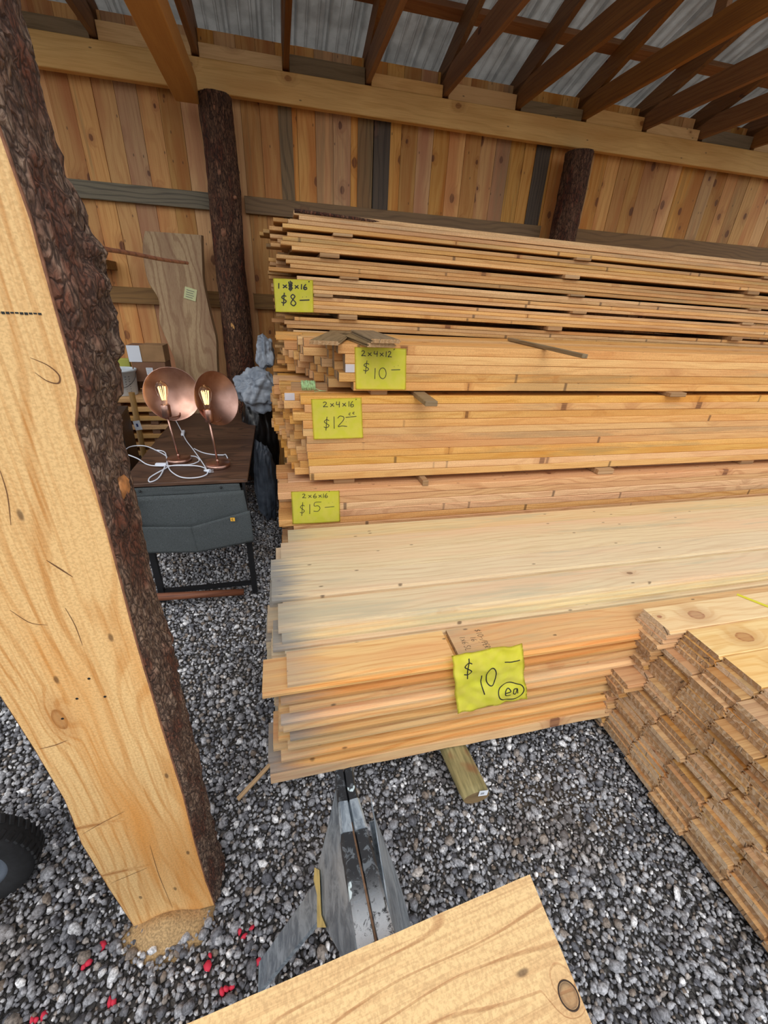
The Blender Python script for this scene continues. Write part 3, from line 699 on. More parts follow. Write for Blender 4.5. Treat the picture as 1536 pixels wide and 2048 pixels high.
# wood block wound with twine
bt = thing('twine_block', 'small pale wood block wound with green twine on top of the $12 stack', 'twine', (.045, 2.26, 1.1585), (0, 0, -.06))
box('block', 0, .19, 0, .035, 0, .042, W['endb'], bt, .002)
bm = bmesh.new()
for k in range(26):
    x0 = .055 + .0028 * k; ph = rg.uniform(-.006, .006); r_ = rg.uniform(.001, .004)
    add_tube(bm, [(x0 + ph * math.sin(a), .0175 + (.0235 + r_) * math.cos(a) * 1.0, .026 + (.024 + r_) * math.sin(a)) for a in [2 * PI * q / 14 for q in range(15)]], .0016, 5, False)
from_bm('twine', bm, W['twine'], bt)
tube('loose_end', smooth_path([(.12, -.005, .02), (.15, -.03, .012), (.18, -.012, .006), (.145, .0, .003), (.12, -.02, .002)]), .0014, W['twine'], bt, 5)

# --- 2x6x16 stack
W6 = .14
b6 = [board_me('two_by_six', prof_rect(W6, TB, .0012), FT16, (W['orange'], W['endb']), wav=.0010, seed=s + 30) for s in range(4)]
Y6, Z6T = 2.07, .6655
px6 = [556, 586, 590, 590, 558, 588]
for r in range(13):
    z = Z6T - (r + 1) * (TB + .0010)
    for c in range(4):
        if c == 0: x = at(px6[r], 993 + r * 14, 1, Y6).x if r < 6 else rg.uniform(-.0, .04)
        else: x = rg.uniform(-.07, .03)
        y = Y6 + c * (W6 + .003) - (rg.uniform(0, .005) if c == 0 else 0)
        if r == 0 and c == 4: y += .002
        if c == 0 and r < 8: lab = 'orange-toned two-by-six, ' + ORD[r] + ' on the front of the $15 stack'; g = None
        elif c == 0: lab = 'two-by-six low in the $15 stack behind the planed board pile'; g = 'lower two-by-sixes of the $15 stack'
        else: lab = 'two-by-six inside the $15 stack, only its left end showing'; g = 'inner two-by-sixes of the $15 stack'
        board('two_by_six', b6[rg.randrange(4)], x, y, z, lab, 'lumber', g)
for sx in (.3, 1.9, 3.6):
    tag(box('bearer_timber', 0, .10, 0, 1.95, 0, .1115 - .004, W['old'], loc=(sx, 2.05, .005)), 'grey bearer timber on the gravel under the tall stacks, ' + {.3: 'left one', 1.9: 'middle one', 3.6: 'right one'}[sx], 'timber', 'bearers under the stacks')

# --- planed shiplap pile at the front
TS, WS = .0195, .146
EX = .1365
ships = [board_me('shiplap_board', prof_ship(WS, TS), FT16, (W['ship'], W['endb']), wav=.0007, seed=s + 40) for s in range(4)]
shipe = [board_me('shiplap_edge', prof_ship(WS, TS), FT16, (W['shipedge'], W['endb']), wav=.0007, seed=s + 50) for s in range(4)]
ZB = .128
lay = []
front = [.905, .930, .912, .945, .925, .950, .930, .958, .938, .962, .935, .965, .948, .968, .950, .975, .955]
for k in range(17):
    z = ZB + k * (TS + .0005)
    for c in range(6):
        y = front[k] + c * (EX + .0125)
        x = rg.uniform(-.125, -.035)
        if c == 0: x = (-.125, -.13, -.085, -.11, -.06, -.09, -.05, -.085, -.07, -.03, -.075, -.08, -.045, -.06, -.07, -.05, -.085)[k]
        if k == 16 and c == 0: x = -.125
        inner = c > 0 and not (k == 16)
        if c == 0: lab = 'planed board edge, ' + (['lowest', 'second from the bottom', 'third from the bottom', 'fourth from the bottom', 'fifth from the bottom', 'sixth from the bottom', 'seventh from the bottom', 'eighth from the bottom', 'ninth from the bottom', 'tenth from the bottom', 'eleventh from the bottom', 'twelfth from the bottom', 'thirteenth from the bottom', 'fourteenth from the bottom', 'fifteenth from the bottom', 'sixteenth from the bottom', 'highest full-length one'][k]) + ' on the planed pile front'; g = None
        else: lab = 'planed pine board inside the front pile, only its weathered left end showing'; g = 'inner boards of the planed pile'
        me = (shipe if c == 0 else ships)[rg.randrange(4)]
        board('shiplap_board', me, x, y, z, lab, 'board', g)
Z17 = ZB + 17 * (TS + .0005)
# upper tiers
tops = ['back row', 'second row from the back', 'third row from the back', 'middle row', 'front row']
for k in range(3):
    z = Z17 + k * (TS + .0005)
    yf = (1.128, 1.142, 1.172)[k]
    for c in range(4 + (k == 2) * 0):
        ww = EX if k == 2 else EX + .0125
        if k == 2:
            ys_ = (1.176, 1.352, 1.492, 1.632)
            y = ys_[c]; x = (-.07, -.095, -.10, -.055)[c]
            lab = ['wide pale planed board at the front of the planed pile top layer', 'pale planed board in the top layer, second from the front, edge notched by a knot', 'pale planed board in the top layer, third from the front', 'pale planed board at the back of the top layer, narrow end farthest from viewer'][c]; g = None
        else:
            y = yf + c * ww; x = rg.uniform(-.1, -.05)
            if k == 1 and c == 0: lab = 'planed board just under the top layer, pinkish strip with a knot showing'; g = None
            elif k == 0 and c == 0: lab = 'planed board two below the top layer of the planed pile, peach front strip showing'; g = None
            else: lab = 'planed pine board inside the front pile, only its weathered left end showing'; g = 'inner boards of the planed pile'
        board('shiplap_board', (ships if k == 2 else ships + shipe)[rg.randrange(4)], x, y, z, lab, 'board', g)
ZTOP = Z17 + 3 * (TS + .0005)
board('shiplap_board', ships[1], -.02, 1.790, Z17 + TS * 1 + .001, 'planed board lying behind the top layer against the $15 stack', 'board')
# loose boards on the lower front tier
pl = at(575, 1385, 2, Z17 + TS)
board('shiplap_board', board_me('cut_board', prof_ship(.137, TS), .58, (W['shipedge'], W['endb'])), pl.x + .0, .966, Z17 + .0004, 'short loose planed board with three brown knots at the front left of the planed pile', 'board')
sign = board('shiplap_board', board_me('sign_board', prof_ship(.137, TS), 4.3, (W['shipedge'], W['endb']), wav=.0005), .553, .968, Z17 + .0004, 'planed board with handwritten price on its left end beside the large crumpled sheet', 'board', None)
# bottom bearer board with waney edge
bm = bmesh.new(); rings = []
for i in range(61):
    x = -.125 + i * 4.9 / 60; wy = .006 * noise.noise(Vector((x * 3, 0, 5))) + .004 * noise.noise(Vector((x * 9, 0, 5)))
    rings.append([bm.verts.new(p) for p in ((x, .893 + wy, .092), (x, .90, .1265), (x, 1.03, .1265), (x, 1.03, .092))])
for a, b in zip(rings, rings[1:]):
    for j in range(4): bm.faces.new((a[j], a[(j + 1) % 4], b[(j + 1) % 4], b[j]))
bm.faces.new(rings[0][::-1]); bm.faces.new(rings[-1]); bmesh.ops.recalc_face_normals(bm, faces=bm.faces)
tag(from_bm('waney_board', bm, W['shipedge']), 'lowest board of the planed pile with a wavy live front edge', 'board')

# log under the pile
lt = thing('round_log', 'greenish round log under the planed pile with a white tag on its end', 'log', (.578, .725, .055), (0, 0, 0))
bm = bmesh.new(); rings = []
for j in range(40):
    y = 1.15 * j / 39; ring = []
    for k in range(32):
        a = 2 * PI * k / 32; r_ = .052 * (1 - .06 * j / 39) + .002 * noise.noise(Vector((math.cos(a) * 2, y * 4, math.sin(a) * 2)))
        if j == 0: r_ *= .93
        ring.append(bm.verts.new((math.cos(a) * r_ - .08 * y, y + (.004 if j == 0 else 0) * 0, math.sin(a) * r_ * .68 - (.003 if 1 else 0))))
    rings.append(ring)
for a, b in zip(rings, rings[1:]):
    for k in range(32): bm.faces.new((a[k], b[k], b[(k + 1) % 32], a[(k + 1) % 32])).smooth = True
f = bm.faces.new(rings[0]); f.material_index = 1; f = bm.faces.new(rings[-1][::-1]); f.material_index = 1
bmesh.ops.recalc_face_normals(bm, faces=bm.faces)
from_bm('log_body', bm, [W['log'], W['old']], lt)
bm = bmesh.new(); add_box(bm, -.02, .02, -.0006, .0006, -.010, .010)
tg = from_bm('end_tag', bm, W['paper'], lt, loc=(.02, -.003, .022), rot=(-.25, .35, .1)); tg['label'] = 'white printed tag'
for zz in (-.003, .001): box('printed_line', -.013, .003, -.0012, -.0007, zz, zz + .0016, W['ink'], tg)
for sx in (2.2, 3.9):
    tag(tube('round_log', [(sx, .95, .055), (sx - .05, 1.8, .055)], .034, W['log'], None, 20), 'round log supporting the planed pile, ' + ('hidden middle one' if sx < 3 else 'hidden right one'), 'log')

# --- flooring stack at the right, ends facing the viewer
TT, WT = .0205, .132
tngs = [board_me('tongue_board', prof_tng(WT, TT), 2.44, (W['tng'], W['endg']), wav=.0004, seed=s + 60) for s in range(4)]
rgt = random.Random(5)
NL = 25
cols = [(.888, 'back'), (.752, 'second from the back'), (.616, 'third from the back'), (.480, 'fourth from the back'), (.344, 'fifth from the back'), (.208, 'sixth from the back'), (.072, 'nearest the viewer')]
ordn = ['first', 'second', 'third', 'fourth', 'fifth', 'sixth', 'seventh', 'eighth', 'ninth', 'tenth', 'eleventh', 'twelfth', 'thirteenth', 'fourteenth', 'fifteenth', 'sixteenth', 'seventeenth', 'eighteenth', 'nineteenth', 'twentieth', 'twenty-first', 'twenty-second', 'twenty-third', 'twenty-fourth', 'twenty-fifth']
LY = []; acc = 0.
for k in range(40):
    if k % 3 == 0: acc = rgt.uniform(-.026, .026) if k < 20 else rgt.uniform(-.006, .006)
    LY.append(acc + rgt.uniform(-.003, .003))
for c, (y, cn) in enumerate(cols):
    lim = (14, 11, 9, 10, 12, 13, 12)[c]
    up = (1.325, 1.31, 1.30, 1.29, 1.30, 1.31, 1.31)[c]; lo = 1.235
    top3 = (NL - 3, NL - 4, NL - 2, NL - 2, NL - 2, NL - 2, NL - 2)[c]
    nl = NL if c != 1 else NL
    for k in range(nl):
        x = ((lo if k < lim else up) if c == 0 else 1.236 + .0062 * k + (.02 if (c == 1 and k > 14) else 0)) + rgt.uniform(-.010, .010)
        if rgt.random() < .22: x += rgt.uniform(-.03, .02)
        if c == 1 and k >= NL - 4: x = 1.405 + (k - NL + 4) * .010
        if c >= 2 and k >= NL - 2: x = 1.43 + .02 * (k == NL - 1)
        if c == 0 and k >= NL - 3: x = 1.345 + (k - NL + 3) * .008
        dy = rgt.uniform(-.0010, .0010) + LY[k]
        z = .022 + k * (TT + .0004)
        lab = 'tongued board, ' + ordn[NL - 1 - k] + ' down in the right stack column ' + cn
        me = tngs[rgt.randrange(4)]
        top = (k == NL - 1)
        if top and c < 3: me = board_me('bright_board', prof_tng(WT, TT), 2.44, (W['tngtop'], W['endg']), wav=0., seed=c)
        board('tongue_board', me, x, y + dy, z, lab, 'board')
ZR = .022 + NL * (TT + .0004)
for sx in (1.5, 3.2):
    tag(box('bearer_timber', 0, .09, .06, 1.02, -.02, .0205, W['old'], loc=(sx, 0, 0)), 'bearer timber under the right-hand flooring stack, ' + ('front' if sx < 2 else 'rear') + ' one', 'timber')
pa, pc = at(1450, 1180, 2, ZR), at(1536, 1214, 2, ZR)
dd = (pc - pa).normalized()
bm = bmesh.new()
p0 = Vector((pa.x, pa.y, ZR)) ; 
st = []
p0 = pa - dd * ((1.022 - pa.y) / -dd.y if False else (pa.y - 1.023) / dd.y)
p1 = pa + dd * ((.06 - pa.y) / dd.y)
pts = [Vector((p0.x, 1.026, .03)), Vector((p0.x, 1.026, ZR + .001)), Vector((p1.x, .062, ZR + .001)), Vector((p1.x, .062, .03))]
wv = Vector((-dd.y, dd.x, 0)).normalized() * .008
def rib(bm, pts, w, tn):
    a = [bm.verts.new(p - w) for p in pts]; b = [bm.verts.new(p + w) for p in pts]
    for i in range(len(pts) - 1): bm.faces.new((a[i], b[i], b[i + 1], a[i + 1]))
    bmesh.ops.recalc_face_normals(bm, faces=bm.faces)
    bmesh.ops.solidify(bm, geom=bm.faces[:], thickness=abs(tn))
    for v in bm.verts: v.co.z += .001
rib(bm, pts, wv, -.0008)
tag(from_bm('packing_strap', bm, W['strap']), 'flat yellow packing strap across the top of the right-hand flooring stack', 'strap')

# ------------------------------------------------------------------ slab post at the left
YF = .64
sp = thing('slab_post', 'thick upright live-edge slab post in the left foreground, pale sawn face and bark sides', 'post', (-.40, YF, 0))
sawn = [(0, 270), (60, 440), (115, 640), (155, 780), (150, 850), (190, 980), (215, 1070), (270, 1280), (300, 1380), (330, 1480), (365, 1590), (390, 1690), (410, 1760), (425, 1800)]
lefts = [(0, 1390), (70, 1500), (130, 1600), (165, 1690), (220, 1780), (265, 1848)]
Rr_ = [(p.z, p.x + .40) for p in (at(a, b, 1, YF) for a, b in sawn)]; Rr_ += [(2.2, .12), (2.74, .125)]; Rr_.append((-.03, Rr_[13][1]))
Ll_ = [(p.z, p.x + .40) for p in (at(a, b, 1, YF) for a, b in lefts)]; Ll_ += [(1.2, -.13), (1.5, -.12), (1.9, -.135), (2.74, -.12), (-.03, -.112)]
Rr_.sort(); Ll_.sort()
def interp(tab, z):
    return float(np.interp(z, [q[0] for q in tab], [q[1] for q in tab]))
NZ = 260; TH = .135
zs = [-.02 + 2.752 * i / NZ for i in range(NZ + 1)]
bm = bmesh.new(); rows = []
for z in zs:
    xl, xr = interp(Ll_, z), interp(Rr_, z)
    xr += .0015 * noise.noise(Vector((0, 1, z * 12))); xl += .0015 * noise.noise(Vector((4, 1, z * 12)))
    fr = [bm.verts.new((xl + (xr - xl) * k / 6, 0, z)) for k in range(7)]
    bk = [bm.verts.new((xr - .006 - (xr - xl - .012) * k / 6, TH, z)) for k in range(7)]
    rows.append(fr + bk)
for a, b in zip(rows, rows[1:]):
    for j in range(14): bm.faces.new((a[j], a[(j + 1) % 14], b[(j + 1) % 14], b[j]))
bm.faces.new(rows[0][::-1]); bm.faces.new(rows[-1]); bmesh.ops.recalc_face_normals(bm, faces=bm.faces)
from_bm('sawn_slab', bm, W['slab'], sp)
def bark_side(side, tab, thick):
    bm = bmesh.new(); rows = []; cam_ = bmesh.new(); crow = []
    nb = 26
    for z in zs:
        x0 = interp(tab, z); row = []
        bump = thick * (1. + .5 * noise.noise(Vector((side * 3, 0, z * 3.1))))
        if side > 0: bump += .020 * math.exp(-((z - 1.60) / .10) ** 2) + .006 * math.exp(-((z - .95) / .05) ** 2)
        for k in range(nb + 1):
            u = k / nb; y = .0035 + (TH - .004) * u
            bl = bump * math.sin(PI * min(1, max(0, u))) ** .45
            q = Vector((y * 46, side * 7, z * 24)); r1 = abs(noise.noise(q)); r2 = noise.noise(Vector((y * 150, side, z * 80)))
            dd_ = bl * (.66 + .8 * r1) + .004 * r2 * math.sin(PI * u) ** .5
            row.append(bm.verts.new((x0 + side * dd_, y, z)))
        rows.append(row)
        crow.append([cam_.verts.new((x0, -.0006, z)), cam_.verts.new((x0 + side * (.0016 + .001 * noise.noise(Vector((9, 0, z * 30)))), .001, z)), cam_.verts.new((x0 + side * .0012, .02, z))])
    for a, b in zip(rows, rows[1:]):
        for j in range(nb):
            f = bm.faces.new((a[j], a[j + 1], b[j + 1], b[j]) if side > 0 else (a[j + 1], a[j], b[j], b[j + 1])); f.smooth = True
    for a, b in zip(crow, crow[1:]):
        for j in range(2):
            cam_.faces.new((a[j], a[j + 1], b[j + 1], b[j]) if side > 0 else (a[j + 1], a[j], b[j], b[j + 1]))
    from_bm('bark', bm, W['barks'], sp)
    o = from_bm('inner_bark_line', cam_, W['cambium'], sp)
bark_side(1, Rr_, .022); bark_side(-1, Ll_, .014)
# resin scar and pencil line
p = at(207, 975, 1, .70)
bm = bmesh.new(); bmesh.ops.create_icosphere(bm, subdivisions=3, radius=1.)
for v in bm.verts: v.co = Vector((v.co.x * .007, v.co.y * .024, v.co.z * .020)) * (1 + .25 * noise.noise(v.co * 2))
from_bm('resin_scar', bm, plain('amber_resin', srgb(168, 112, 64), .7, nz=.4, nscale=60, bs=.5), sp, True, loc=(interp(Rr_, p.z) + .016, .06, p.z))
zl = at(60, 629, 1, YF).z
bm = bmesh.new(); x = -.12
while x < .117:
    add_box(bm, x, x + .0035, -.0006, .0001, zl + .0006 * math.sin(x * 300), zl + .0022); x += .0048
from_bm('pencil_line', bm, W['ink'], sp)
for (px, py, a_) in ((178, 1357, 0), (210, 1393, 0), (154, 1397, 0), (125, 1437, 0)):
    p = at(px, py, 1, YF); bm = bmesh.new()
    bmesh.ops.create_cone(bm, cap_ends=True, segments=10, radius1=.0024, radius2=.0024, depth=.001)
    from_bm('nail_hole', bm, W['ink'], sp, loc=(p.x + .40, -.0004, p.z), rot=(PI / 2, 0, 0))
def crack(pix, w=.0012):
    w *= .5
    pts = [at(a, b, 1, YF) - Vector((-.40, YF, 0)) for a, b in pix]
    pts = smooth_path(pts, 6); n = len(pts); bm = bmesh.new()
    a = []; b = []
    for i, p in enumerate(pts):
        ww = w * math.sin(PI * (i + .3) / (n - .4)) + .0002; d_ = (pts[min(i + 1, n - 1)] - pts[max(i - 1, 0)]).normalized(); nn = Vector((-d_.z, 0, d_.x)) * ww
        a.append(bm.verts.new((p.x + nn.x, -.0005, p.z + nn.z))); b.append(bm.verts.new((p.x - nn.x, -.0005, p.z - nn.z)))
    for i in range(n - 1): bm.faces.new((a[i], a[i + 1], b[i + 1], b[i]))
    from_bm('wood_crack', bm, W['crk'], sp)
crack([(93, 1120), (118, 1136), (146, 1154)], .0022)
crack([(60, 715), (95, 730), (118, 750), (117, 766), (95, 762), (70, 745)], .0014)
crack([(78, 1498), (110, 1490), (135, 1480)], .0016); crack([(165, 1668), (205, 1645), (250, 1622)], .0012)
crack([(222, 1766), (260, 1750), (295, 1735)], .0012); crack([(300, 1690), (318, 1750), (345, 1815)], .0008)
crack([(20, 1220), (60, 1245), (95, 1250)], .0009); crack([(0, 940), (15, 990), (22, 1050)], .0008)
crack([(130, 1215), (150, 1250), (165, 1290)], .0008)
# dead twig out of the bark
pA, pB = at(150, 490, 1, YF + .10), at(375, 526, 1, YF + .42)
tube('dead_twig', [q - Vector((-.40, YF, 0)) for q in smooth_path([pA, pA.lerp(pB, .35) + Vector((0, 0, .001)), pA.lerp(pB, .7) - Vector((0, 0, .001)), pB], 6)], [.0045] * 4 + [.0032] * 8 + [.003] * 7, W['rust'], sp, 8)
pA = at(148, 524, 1, 3.95); pB = at(212, 530, 1, 3.95)
tag(box('nailed_block', 0, pB.x - pA.x + .25, 0, .229, -.03, .03, W['girtb'], loc=(pA.x - .25, 3.965, pA.z)), 'short wooden block sticking out from the wall just left of the live-edge slab', 'block')
# sawdust heap at the foot
bm = bmesh.new(); n_ = 26; vv = []
cs = at(345, 1825, 2, 0)
for i in range(n_ + 1):
    r_ = []
    for j in range(n_ + 1):
        x = -.17 + .34 * i / n_; y = -.09 + .16 * j / n_
        h = .062 * math.exp(-((x / .085) ** 2 + ((y - .035) / .050) ** 2)) - .042 + .006 * noise.noise(Vector((x * 40, y * 40, 0)))
        r_.append(bm.verts.new((x, y, h)))
    vv.append(r_)
for i in range(n_):
    for j in range(n_): bm.faces.new((vv[i][j], vv[i + 1][j], vv[i + 1][j + 1], vv[i][j + 1]))
tag(from_bm('sawdust', bm, W['saw'], smooth=True, loc=(cs.x - .01, YF - .055, 0)), 'small heap of sawdust at the foot of the slab post', 'sawdust', kind='stuff')

# ------------------------------------------------------------------ desk with hanging felt organiser
ZD = .745
c1, c2, c3, c4 = at(238, 968, 2, ZD), at(494, 959, 2, ZD), at(505, 820, 2, ZD), at(324, 832, 2, ZD)
dx0, dx1, dy0, dy1 = -.805, -.208, 2.085, 3.50
dk = thing('desk', 'dark brown rustic desk with black metal frame holding two copper lamps', 'desk', (dx0, dy0, 0))
wD, dD = dx1 - dx0, dy1 - dy0
bm = bmesh.new(); add_box(bm, 0, wD, 0, dD, ZD - .018, ZD, .0015); tp = from_bm('desk_top', bm, W['walnut'], dk)
for (x, y) in ((.03, .012), (wD - .03, .012), (.03, dD - .03), (wD - .03, dD - .03)):
    box('leg', x - .015 + (.03 if x < .1 else -.0), x + .015 + (.03 if x < .1 else .0), y, y + .03, .0, ZD - .019, W['black'], dk)
box('rail', .05, wD - .03, .012, .03, ZD - .05, ZD - .02, W['black'], dk)
box('rail', .06, wD - .03, dD - .03, dD - .012, .12, .14, W['black'], dk)
box('foot_bar', .05, wD - .02, .02, .045, .055, .075, W['black'], dk)
# organiser (fabric pockets) hung on the desk front
og = thing('fabric_organizer', 'dark grey felt pocket organizer hanging from the front edge of the desk', 'organizer', (dx0, dy0 - .002, ZD))
def felt_panel(name, pts4, bow, parent, th=.003, nu=24, nv=12, seed=0):
    a, b, c, d_ = [Vector(q) for q in pts4]
    bm = bmesh.new(); g = []
    for i in range(nu + 1):
        col_ = []
        for j in range(nv + 1):
            u, v = i / nu, j / nv
            p = (a.lerp(b, u)).lerp(d_.lerp(c, u), v)
            p.y -= bow(u, v) + .002 * noise.noise(Vector((u * 5 + seed, v * 3, 0)))
            col_.append(bm.verts.new(p))
        g.append(col_)
    for i in range(nu):
        for j in range(nv): bm.faces.new((g[i][j], g[i + 1][j], g[i + 1][j + 1], g[i][j + 1])).smooth = True
    bmesh.ops.recalc_face_normals(bm, faces=bm.faces)
    bmesh.ops.solidify(bm, geom=bm.faces[:], thickness=th)
    return from_bm(name, bm, W['felt'], parent)
ow = wD
felt_panel('back_panel', ((.00, -.004, -.020), (ow - .05, -.004, -.020), (ow, -.004, -.34), (.02, -.004, -.35)), lambda u, v: 0, og)
felt_panel('top_flap', ((.0, -.010, -.018), (ow - .04, -.010, -.018), (ow - .035, -.010, -.06), (.01, -.010, -.066)), lambda u, v: 0, og)
felt_panel('large_pocket', ((.02, -.02, -.058), (ow - .022, -.02, -.05), (ow + .004, -.02, -.345), (.03, -.02, -.352)), lambda u, v: .035 * (1 - abs(u - .5) * 1.2) * (.35 + .65 * v), og, seed=3)
fp = felt_panel('front_pocket', ((.01, -.03, -.200), (ow * .52, -.03, -.208), (ow * .54, -.03, -.362), (.03, -.03, -.357)), lambda u, v: .035 + .030 * u, og, seed=5)
felt_panel('front_pocket', ((ow * .52, -.03, -.208), (ow + .002, -.03, -.150), (ow + .006, -.03, -.340), (ow * .54, -.03, -.362)), lambda u, v: .035 + .030 * (1 - u), og, seed=6)
for x in (.09, ow - .13):
    bm = bmesh.new(); bmesh.ops.create_uvsphere(bm, u_segments=12, v_segments=8, radius=.006); from_bm('stud', bm, W['black'], og, True, loc=(x, -.016, -.032))
lb = box('size_label', -.011, .011, -.0012, 0, -.010, .010, W['orangelabel'], og, loc=(at(468, 1028, 1, 2.0).x - dx0, -.0, 0))
lb.location = (ow - .085, -.0845, -.185)
lb.rotation_euler = (0, 0, -.1)
# ------------------------------------------------------------------ handwriting
def arc(cx_, cy_, rx, ry, a0, a1, n=14): return [(cx_ + rx * math.cos(a0 + (a1 - a0) * i / n), cy_ + ry * math.sin(a0 + (a1 - a0) * i / n)) for i in range(n + 1)]
GL = {
 '1': [[(.55, 1), (.5, .5), (.45, 0)]], '2': [[(.1, .8), (.35, 1), (.7, .9), (.65, .6), (.1, .05), (.5, .08), (1, .02)]],
 '4': [[(.2, 1), (.12, .5), (.85, .55)], [(.8, 1), (.7, 0)]], '5': [[(.95, 1), (.3, .97), (.22, .6), (.6, .62), (.8, .35), (.55, .04), (.1, .08)]],
 '6': [[(.65, 1), (.25, .6), (.12, .2), (.4, 0), (.8, .18), (.65, .45), (.2, .28)]],
 '8': [[(.75, .85), (.45, 1), (.2, .8), (.45, .55), (.8, .25), (.5, 0), (.15, .2), (.4, .52), (.75, .85)]],
 '0': [arc(.5, .5, .38, .5, 1.8, 1.8 + 2 * PI)], 'x': [[(.1, .8), (.9, .05)], [(.85, .85), (.1, 0)]], "'": [[(.6, 1), (.3, .7)]],
 'O': [arc(.5, .5, .5, .5, 0, 2 * PI, 24)], '$': [[(.85, .78), (.5, .88), (.2, .68), (.5, .5), (.8, .32), (.5, .12), (.1, .2)], [(.6, 1.15), (.35, -.15)]],
 '-': [[(0, .3), (1, .5)]], '.': [[(.45, .05), (.55, .0)]], 'c': [[(.9, .9), (.4, .8), (.2, .3), (.8, .1)]],
 'e': [[(.2, .5), (.8, .6), (.6, .95), (.2, .7), (.2, .2), (.8, .1)]], 'a': [[(.8, .8), (.3, .8), (.15, .3), (.5, .1), (.8, .8), (.85, .1)]],
 'S': [[(.85, .9), (.45, 1), (.2, .75), (.5, .52), (.8, .28), (.5, .02), (.1, .1)]], 'L': [[(.2, 1), (.15, .02), (.8, 0)]], '/': [[(.9, 1), (.1, 0)]],
 'P': [[(.2, 0), (.25, 1), (.8, .85), (.7, .5), (.25, .5)]], 'E': [[(.8, 1), (.2, .95), (.15, 0), (.8, .05)], [(.18, .5), (.7, .52)]], 'R': [[(.2, 0), (.25, 1), (.8, .85), (.7, .5), (.25, .5), (.8, 0)]],
 'C': [arc(.5, .5, .4, .5, .8, 5.5)], '#': [[(.1, .1), (.9, .9)], [(.1, .9), (.9, .2)], [(.5, 1.1), (.4, -.1)], [(.1, .5), (.9, .6)], [(.2, 1.), (.3, 0)], [(.75, 1.), (.65, .0)]],
}
def strokes(name, S, items, parent, w=.0016, off=.0008, mat=None):
    """S(u,v)->(point, normal); items: (glyph, u, v, du, dv) in sheet units"""
    bm = bmesh.new()
    for g, u, v, du, dv in items:
        for st_ in GL[g]:
            p2 = smooth_path([(u + x * du, v + y * dv, 0) for x, y in st_], 5) if len(st_) > 2 else [Vector((u + st_[0][0] * du + (st_[1][0] - st_[0][0]) * du * i / 6, v + st_[0][1] * dv + (st_[1][1] - st_[0][1]) * dv * i / 6, 0)) for i in range(7)]
            P3 = []
            for q in p2:
                c_, n_ = S(q.x, q.y); P3.append((c_ + n_ * off, n_))
            L_, R_ = [], []
            for i in range(len(P3)):
                d_ = (P3[min(i + 1, len(P3) - 1)][0] - P3[max(i - 1, 0)][0]).normalized(); sd = d_.cross(P3[i][1]).normalized() * w
                L_.append(bm.verts.new(P3[i][0] + sd)); R_.append(bm.verts.new(P3[i][0] - sd))
            for i in range(len(P3) - 1): bm.faces.new((L_[i], L_[i + 1], R_[i + 1], R_[i]))
    return from_bm(name, bm, mat or W['ink'], parent)
def sheet(name, label, corners, plane_y, curl, items, seed=0, w=.0016, rag=0.):
    tl, tr, br, bl = [at(px, py, 1, plane_y) for px, py in corners]
    o_ = tl.copy()
    def S0(u, v):
        p = bl.lerp(br, u).lerp(tl.lerp(tr, u), v) - o_
        if rag:
            e = (max(0, .5 - u) + max(0, u - .5)) 
            p.x += rag * noise.noise(Vector((v * 4, 3 + u, seed))) ; p.z += rag * noise.noise(Vector((u * 4, 7 + v, seed)))
        p.y -= .003 + curl(u, v)
        return p
    def S(u, v):
        e = .01; a = S0(u + e, v) - S0(u - e, v); b = S0(u, v + e) - S0(u, v - e)
        n_ = a.cross(b).normalized()
        if n_.y > 0: n_ = -n_
        return S0(u, v), n_
    t_ = thing(name, label, 'price sheet', o_)
    bm = bmesh.new(); N_ = 28
    g = [[bm.verts.new(S0(i / N_, j / N_)) for j in range(N_ + 1)] for i in range(N_ + 1)]
    for i in range(N_):
        for j in range(N_): bm.faces.new((g[i][j], g[i + 1][j], g[i + 1][j + 1], g[i][j + 1])).smooth = True
    bmesh.ops.solidify(bm, geom=bm.faces[:], thickness=.0003)
    from_bm('paper', bm, W['yellow'], t_)
    hi = [q for q in items if q[2] > .64]; lo_ = [q for q in items if q[2] <= .64]
    if hi: strokes('size_writing', S, hi, t_, w)
    ea = [q for q in lo_ if q[0] in 'eaO']; lo_ = [q for q in lo_ if q[0] not in 'eaO']
    if ea: strokes('circled_writing', S, ea, t_, w)
    if lo_: strokes('price_writing', S, lo_, t_, w)
    return t_
def row(txt, u0, v, du, dv, gap): return [(ch, u0 + i * gap, v, du, dv) for i, ch in enumerate(txt) if ch != ' ']
c0 = lambda u, v: -.002 + .003 * math.sin(u * 3) * (1 - v) + .006 * (1 - v) ** 2
sheet('price_sheet', 'yellow price sheet reading 1x6x16 and $8, on the tall back stack', ((546, 556), (626, 560), (627, 625), (551, 624)), 2.8655, c0,
      [('1', .08, .70, .1, .16), ('x', .22, .72, .13, .12), ('#', .36, .66, .13, .26), ('x', .52, .72, .12, .12), ('1', .66, .70, .08, .16), ('6', .74, .70, .12, .16), ("'", .86, .86, .08, .1),
       ('$', .15, .24, .18, .30), ('8', .38, .20, .20, .34), ('-', .64, .34, .26, .10), ('.', .68, .47, .08, .05), ('.', .78, .48, .08, .05)], w=.0032)
sheet('price_sheet', 'yellow price sheet reading 2x4x12 and $10, on the upper right stack', ((709, 694), (813, 697), (811, 779), (711, 778)), 2.126, c0,
      [('2', .12, .80, .09, .12), ('x', .24, .80, .09, .10), ('4', .36, .79, .09, .13), ('x', .47, .80, .09, .10), ('1', .57, .79, .06, .13), ('2', .63, .79, .08, .13), ("'", .72, .90, .08, .08),
       ('$', .14, .42, .15, .24), ('1', .33, .26, .10, .26), ('0', .44, .27, .18, .26), ('-', .70, .47, .18, .05), ('.', .73, .56, .06, .04), ('.', .81, .59, .06, .04)], w=.0017)
